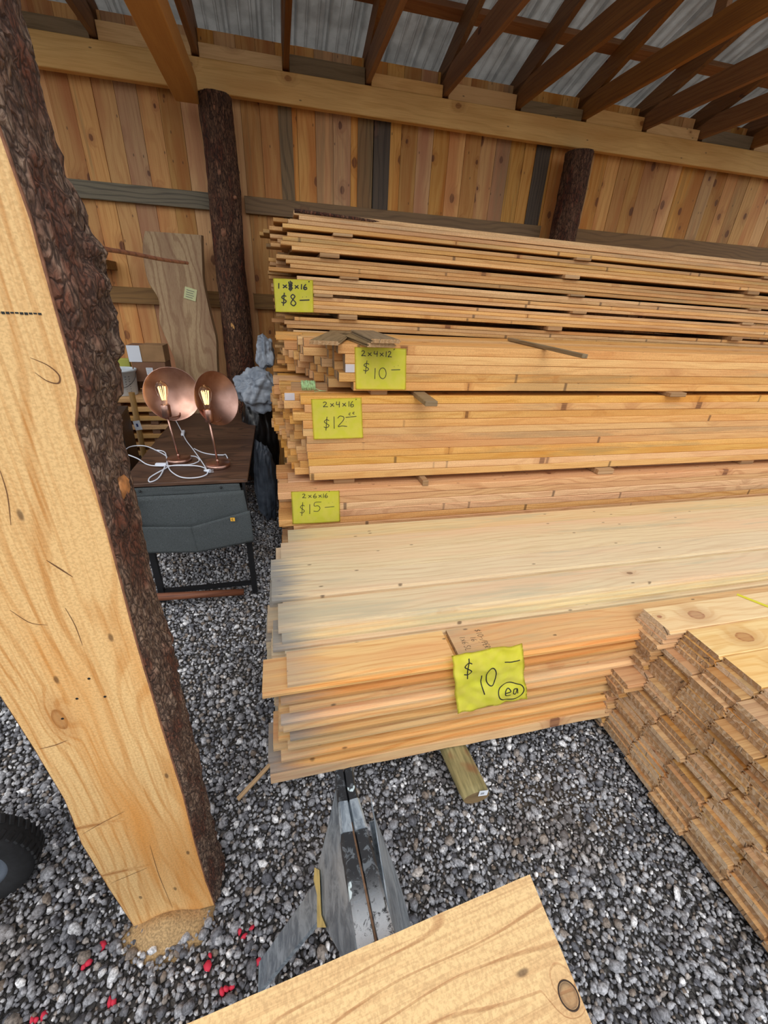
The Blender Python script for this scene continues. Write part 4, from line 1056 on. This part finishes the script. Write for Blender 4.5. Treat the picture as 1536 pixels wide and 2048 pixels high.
sheet('price_sheet', 'yellow price sheet reading 2x4x16 and $12, on the middle stack', ((622, 798), (723, 795), (726, 875), (627, 878)), 2.126, c0,
      [('2', .22, .80, .10, .12), ('x', .36, .80, .09, .10), ('4', .48, .78, .09, .14), ('x', .60, .80, .09, .10), ('1', .71, .79, .06, .13), ('6', .76, .78, .09, .14), ("'", .86, .90, .06, .07),
       ('$', .20, .26, .15, .26), ('1', .38, .26, .09, .30), ('2', .48, .30, .20, .27), ('.', .64, .42, .05, .04), ('c', .72, .58, .05, .06), ('c', .80, .60, .05, .06), ('-', .66, .50, .22, .10)], w=.0017)
sheet('price_sheet', 'yellow price sheet reading 2x6x16 and $15, on the lowest upright stack', ((582, 983), (679, 981), (680, 1042), (585, 1047)), 2.0655, c0,
      [('2', .22, .80, .08, .12), ('x', .34, .80, .08, .10), ('6', .44, .79, .09, .13), ('x', .55, .80, .08, .10), ('1', .63, .79, .06, .13), ('6', .68, .79, .08, .13), ("'", .76, .92, .05, .08),
       ('$', .15, .30, .13, .32), ('1', .32, .30, .09, .30), ('5', .42, .36, .20, .30), ('-', .68, .46, .20, .08), ('.', .74, .62, .05, .04), ('.', .82, .64, .05, .04)], w=.0016)
cr_ = lambda u, v: .008 + .010 * noise.noise(Vector((u * 3, v * 3, 2))) + .006 * noise.noise(Vector((u * 8, v * 8, 4))) + (.03 * (1 - v) ** 2 - .025 * max(0, v - .6)) + .02 * max(0, u - .7) * (1 - v)
sheet('price_sheet', 'large crumpled yellow sheet reading $10 ea, on the front of the planed pile', ((903, 1311), (1044, 1286), (1042, 1378), (907, 1409)), .938, cr_,
      [('$', .13, .58, .15, .28), ('1', .36, .24, .06, .32), ('0', .44, .36, .18, .32), ('-', .72, .66, .22, .16), ('e', .66, .12, .12, .14), ('a', .78, .12, .10, .14), ('O', .58, .04, .38, .30)], w=.0021, rag=.010)
# oval round "ea" plus board writing
def Sb(u, v):
    return Vector((u, v, TS + .0003)), Vector((0, 0, 1))
def wr(items):
    bm_items = []
    o = strokes('handwriting', lambda u, v: (Vector((.035 + v * .10, .018 + (1 - u) * .105, TS + .0002)), Vector((0, 0, 1))), items, sign, .0007, .0004)
    return o
wr([('1', .30, .0, .10, .22), ('x', .42, .0, .12, .2), ('6', .55, .0, .12, .24), ('S', .72, .0, .12, .24), ('L', .86, .0, .12, .22),
    ('1', .38, .40, .08, .22), ('6', .48, .40, .12, .22), ("'", .62, .58, .08, .08),
    ('$', .05, .74, .12, .22), ('1', .20, .74, .08, .22), ('0', .30, .74, .12, .22), ('-', .43, .80, .10, .1), ('/', .54, .72, .12, .26), ('P', .66, .74, .12, .22), ('E', .78, .74, .1, .22), ('R', .88, .74, .1, .22)])
strokes('printed_letter', lambda u, v: (Vector((-.007 + .014 * u, -.0014, -.007 + .014 * v)), Vector((0, -1, 0))), [('C', .2, .15, .6, .7)], lb, .0012, .0004)

# ------------------------------------------------------------------ copper lamps
def lamp(bx, by, yaw, offx, label, sock_dx):
    t_ = thing('table_lamp', label, 'lamp', (bx, by, ZD + .0005))
    lathe('base', [(0, 0), (.062, 0), (.064, .003), (.064, .017), (.060, .021), (.012, .022), (0, .022)], W['copper'], t_)
    top = Vector((sock_dx, .0, .255))
    tube('stem', [(0, 0, .02), top], .0055, W['copper'], t_, 12)
    bm = bmesh.new(); bmesh.ops.create_uvsphere(bm, u_segments=12, v_segments=8, radius=.009); from_bm('joint', bm, W['copper'], t_, True, loc=(0, 0, .034))
    lathe('socket', [(0, 0), (.019, 0), (.0235, .004), (.0245, .062), (.020, .068), (.018, .068), (.017, .050), (0, .050)], W['copper'], t_, 24, Matrix.Translation(top - Vector((0, 0, .005))))
    bz = top.z + .055
    pr = [(.0, 0), (.013, 0), (.014, .018), (.018, .035), (.026, .060), (.031, .085), (.030, .100), (.022, .117), (.008, .127), (0, .129)]
    b = lathe('bulb', pr, W['glass'], t_, 24, Matrix.Translation((top.x, 0, bz)))
    bm = bmesh.new()
    for k in range(6):
        a = 2 * PI * k / 6; a2 = a + PI / 6
        add_tube(bm, [(top.x + .007 * math.cos(a), .007 * math.sin(a), bz + .03), (top.x + .014 * math.cos(a), .014 * math.sin(a), bz + .095), (top.x + .014 * math.cos(a2), .014 * math.sin(a2), bz + .097), (top.x + .007 * math.cos(a2), .007 * math.sin(a2), bz + .034)], .0011, 5)
    from_bm('filament', bm, W['fil'], b)
    # dish shade behind the bulb
    R_ = .138; prof = []
    for i in range(13):
        r = R_ * i / 12; prof.append((r, -.050 * (1 - (r / R_) ** 2)))
    prof += [(R_ + .002, .001), (R_ + .0015, -.002)]
    prof += [(R_ * (12 - i) / 12, -.050 * (1 - ((12 - i) / 12) ** 2) - .002) for i in range(13)]
    Mx = Matrix.Translation((top.x + .012 + offx, .066, bz + .046)) @ Matrix.Rotation(yaw, 4, 'Z') @ Matrix.Rotation(math.radians(78), 4, 'X')
    lathe('dish_shade', prof, W['copper'], t_, 64, Mx)
    bk = Mx @ Vector((0, 0, -.052))
    tube('shade_arm', smooth_path([top + Vector((.004, .012, -.012)), top + Vector((.05, .06, -.01)), bk + Vector((.01, .03, -.05)), bk], 6), .004, W['copper'], t_, 8)
    return t_
la = lamp(-.592, 2.40, .30, .018, 'left copper lamp with a round dish shade and unlit bulb on the desk', -.018)
lb2 = lamp(-.372, 2.29, .85, .034, 'right copper lamp with a round dish shade and unlit bulb on the desk', -.012)
def desk_pt(px, py, h=.004): 
    p = at(px, py, 2, ZD + h); return p
def cord(name, label, pix, hts, extra):
    t_ = thing(name, label, 'cord', (desk_pt(*pix[0]).x, desk_pt(*pix[0]).y, ZD))
    P3 = [desk_pt(a, b, h) - t_.location for (a, b), h in zip(pix, hts)]
    tube('cable', smooth_path(P3, 8), .0032, W['cord'], t_, 8)
    return t_, P3
k1, P1 = cord('lamp_cord', 'white cord with an inline switch looping over the left side of the desk', [(243, 925), (252, 908), (248, 903), (262, 893), (290, 892), (315, 902), (335, 915), (331, 930), (318, 955), (300, 964), (300, 955), (325, 940), (345, 931), (380, 929), (398, 922), (393, 914), (382, 912)],
              [.004] * 7 + [.012, .004, .004, .004, .012, .006, .004, .004, .004, .004], 0)
sw = desk_pt(322, 929, .013) - k1.location
box('inline_switch', -.028, .028, -.010, .010, -.008, .008, W['cord'], k1, .003, loc=sw, rot=(0, 0, -.05))
k2, P2 = cord('lamp_cord', 'white cord with switch and plug running down the middle of the desk between the lamps', [(350, 838), (362, 860), (372, 880), (385, 897), (398, 915), (408, 930), (412, 937)], [.012] * 3 + [.006] * 4, 0)
sw = (desk_pt(366, 866, .012) - k2.location)
box('inline_switch', -.010, .010, -.045, .045, -.008, .008, W['cord'], k2, .003, loc=sw, rot=(0, 0, .12))
pg = desk_pt(420, 942, .014) - k2.location
bm = bmesh.new(); add_tube(bm, [(-.03, .012, 0), (0, 0, 0)], [.006, .011], 10); add_box(bm, .0, .018, -.002, .0, -.006, -.004); add_box(bm, .0, .018, -.002, .0, .004, .006)
from_bm('plug', bm, W['cord'], k2, loc=pg)
k3, P3_ = cord('lamp_cord', 'white cord curving to the right lamp base along the back of the desk', [(388, 897), (405, 905), (425, 909), (445, 910), (451, 909), (455, 916)], [.004] * 6, 0)
k4, P4_ = cord('lamp_cord', 'white cord looping at the front of the desk toward the plug', [(252, 908), (275, 917), (295, 929), (320, 932), (360, 931), (395, 932), (412, 938), (414, 948), (395, 955), (365, 955), (345, 945), (336, 932), (330, 905), (310, 900)], [.009] * 14, 0)

# reddish rod lying in front of the desk leg
tag(tube('wooden_rod', [at(262, 1197, 1, 2.045), at(488, 1184, 1, 2.045)], [.023, .019], W['rust'], None, 14), 'reddish brown wooden rod resting across the front of the desk frame near the gravel', 'rod')

# ------------------------------------------------------------------ things behind and left of the desk
pA, pB = at(166, 606, 1, 2.62), at(190, 606, 1, 2.62)
cb = thing('upright_panel', 'tall dark green-grey upright panel whose narrow edge shows right of the slab post', 'panel', (at(176, 606, 1, 2.62).x - .55, 2.62, 0))
box('panel', 0, .55, 0, .03, 0, pB.z, W['teal'], cb, .003); box('edge_trim', .544, .553, -.004, .010, .0, pB.z - .01, W['black'], cb)
db = thing('side_table', 'second dark brown table behind the slab post, left of the lamp desk', 'table', (-.956, 2.68, 0), (0, 0, .143))
box('table_top', -.42, 0, .0, .42, .88, .90, W['walnut'], db, .002); box('side_panel', -.02, -.001, .01, .41, .18, .879, W['walnut'], db, .002)
for (x, y) in ((-.04, .03), (-.40, .03), (-.04, .38), (-.40, .38)): box('leg', x - .013, x + .013, y - .013, y + .013, 0, .879, W['black'], db)
rk = thing('metal_rack', 'black metal rack with two shelf arms poking out beside the slab post', 'rack', (-.92, 2.0, 0))
for (a1, a2) in ((262, 1000), (263, 1046)):
    q = at(a1, a2, 1, 1.95); box('shelf_arm', -.05, q.x + .92, -.05, .0, q.z - .012, q.z, W['black'], rk, .002)
box('upright', -.05, -.02, -.05, -.02, 0, .80, W['black'], rk); box('upright', -.35, -.32, -.05, -.02, 0, .80, W['black'], rk); box('shelf', -.35, -.02, -.05, .06, .74, .76, W['walnut'], rk)
# pile of short boards with bucket
oldm = board_me('short_board', prof_rect(.15, .032, .002), .55, (W['rough'], W['endb']), seed=91)
oldm2 = board_me('short_board', prof_rect(.15, .032, .002), .42, (W['rough'], W['endb']), seed=92)
for k in range(7):
    z = .905 - .032 - k * .066
    for j in range(2):
        o = board('short_board', oldm if k < 2 else oldm2, -1.34 + (0 if k < 2 else .12) + .02 * math.sin(k * 2.3), 3.30 + j * .2, z, 'short pale board, ' + ORD[k] + ' in the pile behind the lamps, ' + ('front' if j == 0 else 'back'), 'board')
    for sx in (-1.18, -.96):
        if k < 6:
            o = box('spacer_stick', 0, .05, 0, .4, 0, .0335, W['cardd'], loc=(sx, 3.31, z - .0338)); tag(o, 'spacer under the ' + ORD[k] + ' board of the small pile, ' + ('left' if sx < -1.1 else 'right'), 'spacer', 'spacers in the small board pile')
zb_ = .905 - .032 - 6 * .066
tag(box('crate', -1.33, -.80, 3.31, 3.72, 0, zb_ - .001, W['dark'], bev=.004), 'dark wooden crate under the small pile of short boards', 'crate')
bk_ = thing('plastic_bucket', 'dirty white plastic bucket with wire handle and blue print on the small board pile', 'bucket', (-1.128, 3.44, .906))
prof = [(0, 0), (.083, 0), (.086, .004), (.100, .165), (.107, .166), (.108, .178), (.101, .180), (.098, .176), (.096, .165), (.082, .008), (0, .008)]
lathe('pail', prof, W['plastic'], bk_, 36)
tube('wire_handle', [(.108 * math.cos(a), -.10 * abs(math.sin(a)) - .02, .160 - .10 * abs(math.sin(a)) ** .8) for a in [PI * i / 14 for i in range(15)]], .0018, W['black'], bk_, 6)
bm = bmesh.new()
for i in range(8):
    a0, a1 = PI + .35 + i * .05, PI + .35 + (i + 1) * .05
    def cpt(a, z): r = .0845 + (z / .165) * .0155 + .0012; return (r * math.cos(a), r * math.sin(a), z)
    vs = [bm.verts.new(cpt(a, z)) for a, z in ((a0, .02), (a1, .02), (a1, .14), (a0, .14))]; bm.faces.new(vs)
from_bm('blue_print', bm, W['blue'], bk_)
bm = bmesh.new()
for i in range(7):
    z = .03 + i * .017
    vs = [bm.verts.new(cpt(a, zz)) for a, zz in ((PI * 1.5 + .50, z), (PI * 1.5 + .85, z), (PI * 1.5 + .85, z + .005), (PI * 1.5 + .5, z + .005))]; bm.faces.new(vs)
from_bm('volume_marks', bm, W['inkg'], bk_)
tag(box('dark_tool', -.05, .05, -.02, .02, -.01, .016, W['black'], loc=(-1.17, 3.42, 1.088), rot=(0, .35, .3), bev=.005), 'dark tool handle lying across the rim of the white bucket', 'tool')
tag(box('yellow_packet', -.07, .07, 0, .04, 0, .075, plain('faded_yellow', srgb(176, 178, 84), .8), loc=(-1.16, 3.56, 1.06), rot=(.1, 0, .1), bev=.004), 'faded yellow packet showing behind the white bucket', 'packet')
tag(box('support_block', -.09, .09, 0, .06, 0, .155, W['cardd'], loc=(-1.16, 3.55, .906)), 'brown block behind the white bucket carrying the yellow packet', 'block')
def carton(x, y, z, w, d_, h, m, label, yaw=0.):
    t_ = thing('cardboard_box', label, 'box', (x, y, z), (0, 0, yaw)); box('carton', 0, w, 0, d_, 0, h, m, t_, .002); return t_
cA = carton(-.985, 3.50, 1.125, .155, .17, .115, W['card'], 'top cardboard box with a white sheet on its front behind the lamps')
box('white_sheet', -.085, .0, -.004, -.002, .0, .112, W['paper'], cA)
tag(box('small_carton', -1.072, -.9865, 3.50, 3.66, 1.125, 1.237, W['cardd']), 'dark small carton behind the white sheet left of the top cardboard box', 'box')
cB = carton(-1.06, 3.50, .985, .225, .18, .138, W['cardd'], 'lower wider cardboard box with a white shipping label behind the bucket')
box('shipping_label', .09, .135, -.003, -.001, .05, .10, W['paper'], cB)
for i in range(4): box('printed_line', .095, .128, -.0036, -.0031, .058 + .011 * i, .060 + .011 * i, W['inkg'], cB)
cC = carton(-1.0, 3.49, .906, .15, .19, .078, W['paper'], 'small white printed box right beside the bucket under the cardboard boxes')
box('printed_panel', .02, .07, -.003, -.001, .012, .062, W['inkg'], cC); box('red_lid', -.001, .151, -.002, .191, .066, .079, plain('dark_red', srgb(96, 34, 38), .6), cC)
tag(box('filler_board', -1.23, -.845, 3.66, 3.72, .906, .984, W['card']), 'cardboard strip behind the bucket below the cardboard boxes', 'cardboard')
# tool handle with tag
th_ = thing('tool_handle', 'upright wooden tool handle with a white paper tag in front of the small board pile', 'tool', (-.99, 3.18, .0))
pt, pb_ = at(263, 785, 1, 3.18), at(287, 905, 1, 3.18)
d_ = (pb_ - pt); bot = pt + d_ * (pt.z / -d_.z)
tube('handle', [pt - th_.location, bot - th_.location], [.019, .017], W['wood_handle'], th_, 16)
pm = at(275, 850, 1, 3.155) - th_.location
tg = box('paper_tag', -.022, .022, -.001, 0, -.035, .030, W['paper'], th_, loc=pm, rot=(0, -.12, 0)); box('tag_mark', -.008, .004, -.0018, -.0011, -.012, .010, W['blue'], tg)
# live edge slab leaning on the wall
Lp = [(290, 462), (286, 500), (296, 560), (318, 600), (320, 645), (338, 690), (352, 730), (358, 790)]
Rp = [(402, 470), (404, 520), (406, 560), (416, 610), (424, 645), (432, 680), (434, 730), (440, 800)]
ls = thing('live_edge_board', 'wide live-edge slab leaning against the wall with a small tag, behind the lamps', 'slab', (-.65, 3.65, .0))
nrm = Vector((0, 1, -.16)); kk = 3.78 - .16 * 1.0
bm = bmesh.new(); rows = []
NR = 40
Lp3 = [atp(a, b, nrm, kk) for a, b in Lp]; Rp3 = [atp(a, b, nrm, kk) for a, b in Rp]
def ext(P):  # continue down to the ground
    d_ = Vector((.04, -.16, -1.)); q = P[-1]; return P + [q + d_ * q.z]
Lp3, Rp3 = smooth_path(ext(Lp3), 8), smooth_path(ext(Rp3), 8)
for a, b in zip(Lp3, Rp3):
    a, b = a - ls.location, b - ls.location
    th3 = Vector((0, .04, 0)); rows.append([bm.verts.new(q) for q in (a, a.lerp(b, .33), a.lerp(b, .66), b, b + th3 + Vector((.012, 0, 0)), a + th3 - Vector((.012, 0, 0)))])
for a, b in zip(rows, rows[1:]):
    for j in range(6): bm.faces.new((a[j], a[(j + 1) % 6], b[(j + 1) % 6], b[j]))
bm.faces.new(rows[0]); bm.faces.new(rows[-1][::-1]); bmesh.ops.recalc_face_normals(bm, faces=bm.faces)
from_bm('slab', bm, W['live'], ls)
q = atp(381, 588, nrm, kk) - ls.location
tg = box('price_tag', -.043, .043, -.003, -.001, -.042, .042, plain('pale_tag', srgb(206, 210, 160), .8), ls, loc=q + Vector((0, -.004, 0)), rot=(-.16, .25, 0))
for i in range(4): box('tag_writing', -.030, .026 - .006 * (i % 2), -.0038, -.0031, .020 - .016 * i, .024 - .016 * i, W['inkg'], tg)
# crumpled tarps and bags between the desk and the stacks
def crumple(name, c, r, m, label, seed, cat='tarp', amp=.28, sub=6):
    """cloth bundle creased along random fold planes"""
    bm = bmesh.new(); bmesh.ops.create_icosphere(bm, subdivisions=sub, radius=1.)
    rr = random.Random(seed * 7.7); pl = []
    for k in range(26):
        n_ = Vector((rr.gauss(0, 1), rr.gauss(0, 1), rr.gauss(0, .55))).normalized(); f_ = rr.uniform(.6, 1.2) * (1 + k / 7.)
        pl.append((n_, f_, rr.random(), amp * .42 / (1 + k / 4.)))
    for v in bm.verts:
        q = v.co.copy(); q += .12 * Vector((noise.noise(q * 1.7), noise.noise(q * 1.7 + Vector((5, 0, 0))), noise.noise(q * 1.7 + Vector((0, 9, 0)))))
        k = 1 + amp * .5 * noise.noise(q * 1.3 + Vector((seed, 0, 0)))
        for n_, f_, ph, a_ in pl:
            u = (q.dot(n_) * f_ + ph) % 1.; k += a_ * (abs(2 * u - 1) - .5)
        v.co = Vector((q.x * r[0] * k, q.y * r[1] * k, q.z * r[2] * k))
        if v.co.z + c[2] < .004: v.co.z = .004 - c[2]
    o = from_bm(name, bm, m, None, True, loc=c); return tag(o, label, cat)
crumple('folded_tarp', (-.165, 3.14, 1.00), (.155, .11, .130), W['tarp'], 'crumpled blue-grey tarp bulging out right of the lamps at the stack ends', 4.2, amp=.45)
crumple('folded_tarp', (-.10, 3.20, 1.24), (.065, .06, .11), W['tarp'], 'small peak of blue-grey tarp above the larger crumpled one', 9.3, amp=.4)
crumple('black_bag', (-.19, 3.26, .60), (.15, .14, .38), W['bag'], 'black plastic bag stuffed beside the desk under the crumpled tarp', 2.7, 'bag', .2)
crumple('folded_sheeting', (-.165, 3.02, .33), (.085, .10, .31), W['tarpd'], 'dark grey plastic sheeting on the gravel beside the right desk leg', 6.6, 'sheeting', .22)

# ------------------------------------------------------------------ metal sawhorse and the plank on it
sh = thing('metal_sawhorse', 'grey steel sawhorse with a worn black top rail under the foreground plank', 'sawhorse', (.085, .0, 0))
ZH = .70
def sec(y, x, w):   # cross-section of the pressed-steel rail
    return [(x - w, y, ZH - .035), (x - w * .96, y, ZH - .004), (x - w * .80, y, ZH), (x - w * .10, y, ZH - .002), (x, y, ZH - .012), (x + w * .10, y, ZH - .002), (x + w * .80, y, ZH), (x + w * .96, y, ZH - .004), (x + w, y, ZH - .035)]
def loft(name, secs, m, parent, th=.0015):
    bm = bmesh.new(); rows = [[bm.verts.new(p) for p in s] for s in secs]
    for a, b in zip(rows, rows[1:]):
        for j in range(len(a) - 1): bm.faces.new((a[j], a[j + 1], b[j + 1], b[j]))
    bmesh.ops.recalc_face_normals(bm, faces=bm.faces); bmesh.ops.solidify(bm, geom=bm.faces[:], thickness=th)
    return from_bm(name, bm, m, parent)
loft('top_rail', [sec(.535, -.008, .020), sec(.49, -.008, .0205), sec(.40, -.004, .028), sec(.2, .008, .034), sec(-.45, .03, .034)], W['spat'], sh)
# galvanised nose plate at the far end
loft('nose_plate', [sec(.470, -.0075, .0225), sec(.415, -.005, .0275)], W['galv'], sh, .003).location = (0, 0, .0022)
bm = bmesh.new(); add_tube(bm, [(-.008, .43, ZH - .003), (.008, .2, ZH - .003), (.03, -.45, ZH - .003)], .0022, 6); from_bm('centre_seam', bm, W['seam'], sh)
xl0 = .085
def plate(name, top, pix, n, k, m, th=.002):
    bm = bmesh.new()
    n_ = Vector(n)
    tv = [Vector(((k - n_.y * y - n_.z * z), y, z)) * 1. for y, z in top]
    tv = [Vector((v.x / n_.x, v.y, v.z)) for v in tv]
    P_ = [v - sh.location for v in tv] + [atp(a, b, n, k) - sh.location for a, b in pix]
    bm.faces.new([bm.verts.new(p) for p in P_])
    bmesh.ops.recalc_face_normals(bm, faces=bm.faces)
    bmesh.ops.solidify(bm, geom=bm.faces[:], thickness=th); return from_bm(name, bm, m, sh)
nl = (1, -.03, -.24); kl = .058 - .03 * .3 - .24 * .69
plate('side_plate', [(.53, .69), (.14, .69)], [(690, 1925), (652, 1858), (634, 1800), (634, 1740), (654, 1660), (667, 1600)], nl, kl, W['galv'])
nr = (-1, .03, -.22); kr_ = -.118 + .03 * .3 - .22 * .69
plate('side_plate', [(.47, .69), (.14, .69)], [(824, 1875), (812, 1815), (793, 1750), (766, 1680), (748, 1635)], nr, kr_, W['galv'])
def leg(p0, p1, w0, w1, name='leg'):
    p0, p1 = Vector(p0), Vector(p1); d_ = (p1 - p0); side = Vector((0, 1, 0)); side = (side - d_.normalized() * side.dot(d_.normalized())).normalized(); nn = d_.cross(side).normalized()
    bm = bmesh.new()
    secs = []
    for p, w in ((p0, w0), (p1, w1)):
        secs.append([bm.verts.new(q) for q in (p - side * w + nn * .012, p - side * w, p + side * w, p + side * w + nn * .012)])
    for j in range(3): bm.faces.new((secs[0][j], secs[0][j + 1], secs[1][j + 1], secs[1][j]))
    bmesh.ops.recalc_face_normals(bm, faces=bm.faces); bmesh.ops.solidify(bm, geom=bm.faces[:], thickness=.0018)
    return from_bm(name, bm, W['galv'], sh)
lg = leg((.0, .425, .60), (-.245, .455, .0), .036, .028)
nh = (.6, 0, -.245); kh = .6 * .085 - .245 * .60
for hx, hy in ((637, 1868), (632, 1882)):
    bm = bmesh.new(); bmesh.ops.create_cone(bm, cap_ends=True, segments=14, radius1=.0045, radius2=.0045, depth=.001)
    from_bm('bolt_hole', bm, W['black'], sh, loc=atp(hx, hy, nh, kh - .0075) - sh.location, rot=(0, -math.atan2(.6, .245), 0))
leg((.035, .43, .62), (.12, .40, .0), .032, .022)
leg((-.03, -.32, .62), (-.22, -.36, .0), .034, .024); leg((.07, -.32, .62), (.19, -.36, .0), .034, .024)
plate('masking_tape', [], [(629, 1735), (638, 1740), (642, 1830), (652, 1855), (634, 1855), (634, 1790), (627, 1760)], nl, kl - .004, W['tape'], .0008)

# foreground plank
a_, b_, c_ = at(370, 2048, 2, .742), at(1060, 1748, 2, .742), at(1185, 2048, 2, .742)
bd = (b_ - a_).normalized(); ang = math.atan2(bd.y, bd.x)
LP = 1.6
me = board_me('plank', prof_rect(.262, .038, .002), LP, (W['plank'], W['endb']), wav=.0)
# knot lies near the right end of the plank: put the origin at the right end
o = bpy.data.objects.new('sawn_plank', None)
bm = bmesh.new(); nseg = 60
rows = []
skew = (c_ - b_); ex = skew.x * math.cos(ang) + skew.y * math.sin(ang); ey = -skew.x * math.sin(ang) + skew.y * math.cos(ang)
sk = ex / ey
for i in range(nseg + 1):
    x = -LP + LP * i / nseg
    w1_ = .0012 * noise.noise(Vector((x * 9, 0, 1))) + .0006 * noise.noise(Vector((x * 60, 0, 1)))
    def px_(y): return x + sk * y * (i / nseg)
    rows.append([bm.verts.new(q) for q in ((px_(w1_), w1_, 0), (px_(w1_), w1_, -.038), (px_(-.262), -.262, -.038), (px_(-.262), -.262, 0))])
for a, b in zip(rows, rows[1:]):
    for j in range(4): bm.faces.new((a[j], a[(j + 1) % 4], b[(j + 1) % 4], b[j]))
f = bm.faces.new(rows[0]); f.material_index = 1; f = bm.faces.new(rows[-1][::-1]); f.material_index = 1
bmesh.ops.recalc_face_normals(bm, faces=bm.faces)
bpy.data.objects.remove(o)
Mi = Matrix.Rotation(-ang, 4, 'Z') @ Matrix.Translation(-Vector((b_.x, b_.y, .742)))
kq = Mi @ at(1138, 1990, 2, .742)
W['plank'] = wood('fresh_plank_face', srgb(236, 194, 124), srgb(186, 130, 64), None, knots=.0, kcol=srgb(100, 76, 50), ring=(24., 7., .7), rlo=.90, saw=.3, speck=.03, var=0., hue=0., rough=.7, spots=((kq.x, kq.y, .0125, .0135),), halo=.3, bump=.5)
pk = from_bm('sawn_plank', bm, [W['plank'], W['endb']], None, loc=(b_.x, b_.y, .7405), rot=(0, 0, ang))
tag(pk, 'thick pale plank with a dark oval knot across the bottom of the view', 'plank')
bm = bmesh.new(); add_tube(bm, [(kq.x + .0135 * math.cos(a), kq.y + .0145 * math.sin(a), .0003) for a in [2 * PI * i / 28 for i in range(29)]], .0011, 5, False)
for v in bm.verts: v.co.z *= .35
from_bm('knot_ring', bm, W['dark'], pk)

# splinter on the gravel, wheel at the left edge
tag(box('wood_splinter', 0, .17, -.007, .007, 0, .006, W['endb'], loc=(-.245, .915, .004), rot=(0, -.45, .5)), 'thin wood splinter leaning at the left end of the planed pile', 'splinter')
wh = thing('cart_wheel', 'black rubber wheel with a grey rim at the left picture edge', 'wheel', (-.935, .80, .165), (0, 0, .12))
MR = Matrix.Rotation(PI / 2, 4, 'X')
tyre = [(.098, .030), (.108, .038), (.125, .044), (.148, .044), (.160, .034), (.165, .018), (.165, -.018), (.160, -.034), (.148, -.044), (.125, -.044), (.108, -.038), (.098, -.030)]
lathe('tyre', tyre + [tyre[0]], W['rubber'], wh, 64, MR)
bm = bmesh.new()
for k in range(44):
    for s in (-1, 1):
        Mx = Matrix.Rotation(2 * PI * (k + .25 * s) / 44, 4, 'Y') @ Matrix.Translation((0, s * .020, .164)) @ Matrix.Rotation(s * .3, 4, 'Z')
        add_box(bm, -.006, .006, -.013, .013, -.003, .004, .001, M=Mx)
from_bm('tread', bm, W['rubber'], wh)
rm = lathe('rim', [(0, .030), (.022, .034), (.026, .020), (.074, .012), (.090, .028), (.104, .034), (.104, -.034), (.090, -.022), (.074, -.006), (.024, -.012), (.022, -.024), (0, -.02)], W['rim'], wh, 48, MR)
bm = bmesh.new()
for k in range(5):
    Mx = Matrix.Rotation(2 * PI * k / 5, 4, 'Y'); add_box(bm, -.008, .008, -.026, .026, .020, .088, .002, M=Mx)
from_bm('spokes', bm, W['rim'], wh)
bm = bmesh.new(); add_tube(bm, [(0, .03, 0), (0, -.05, 0)], .010, 12); from_bm('axle', bm, W['black'], wh)

# ------------------------------------------------------------------ daylight
w = bpy.data.worlds.new('overcast_sky'); bpy.context.scene.world = w; w.use_nodes = True
nt = w.node_tree; nt.nodes.clear()
out = nt.nodes.new('ShaderNodeOutputWorld'); bg = nt.nodes.new('ShaderNodeBackground')
tc = nt.nodes.new('ShaderNodeTexCoord'); sx = nt.nodes.new('ShaderNodeSeparateXYZ'); rp_ = nt.nodes.new('ShaderNodeValToRGB')
nt.links.new(tc.outputs['Generated'], sx.inputs[0]); nt.links.new(sx.outputs[2], rp_.inputs[0])
rp_.color_ramp.elements[0].position = -.02; rp_.color_ramp.elements[0].color = (.10, .10, .09, 1)
rp_.color_ramp.elements[1].position = 1.; rp_.color_ramp.elements[1].color = (.98, .99, 1.02, 1)
e = rp_.color_ramp.elements.new(.03); e.color = (.80, .82, .84, 1)
nt.links.new(rp_.outputs[0], bg.inputs[0]); bg.inputs[1].default_value = 1.25
nt.links.new(bg.outputs[0], out.inputs[0])
sd = bpy.data.lights.new('hazy_sun', 'SUN'); sd.energy = 1.1; sd.angle = math.radians(40); sd.color = (1, .97, .92)
so = bpy.data.objects.new('hazy_sun', sd); C.objects.link(so); so.rotation_euler = (math.radians(42), 0, math.radians(-12)); so.location = (0, -3, 6)
vs = bpy.context.scene.view_settings
vs.view_transform = 'Standard'; vs.look = 'None'; vs.gamma = 1.; vs.use_curve_mapping = False; vs.exposure = .20
bpy.context.scene.cycles.max_bounces = 8
bpy.context.view_layer.update()
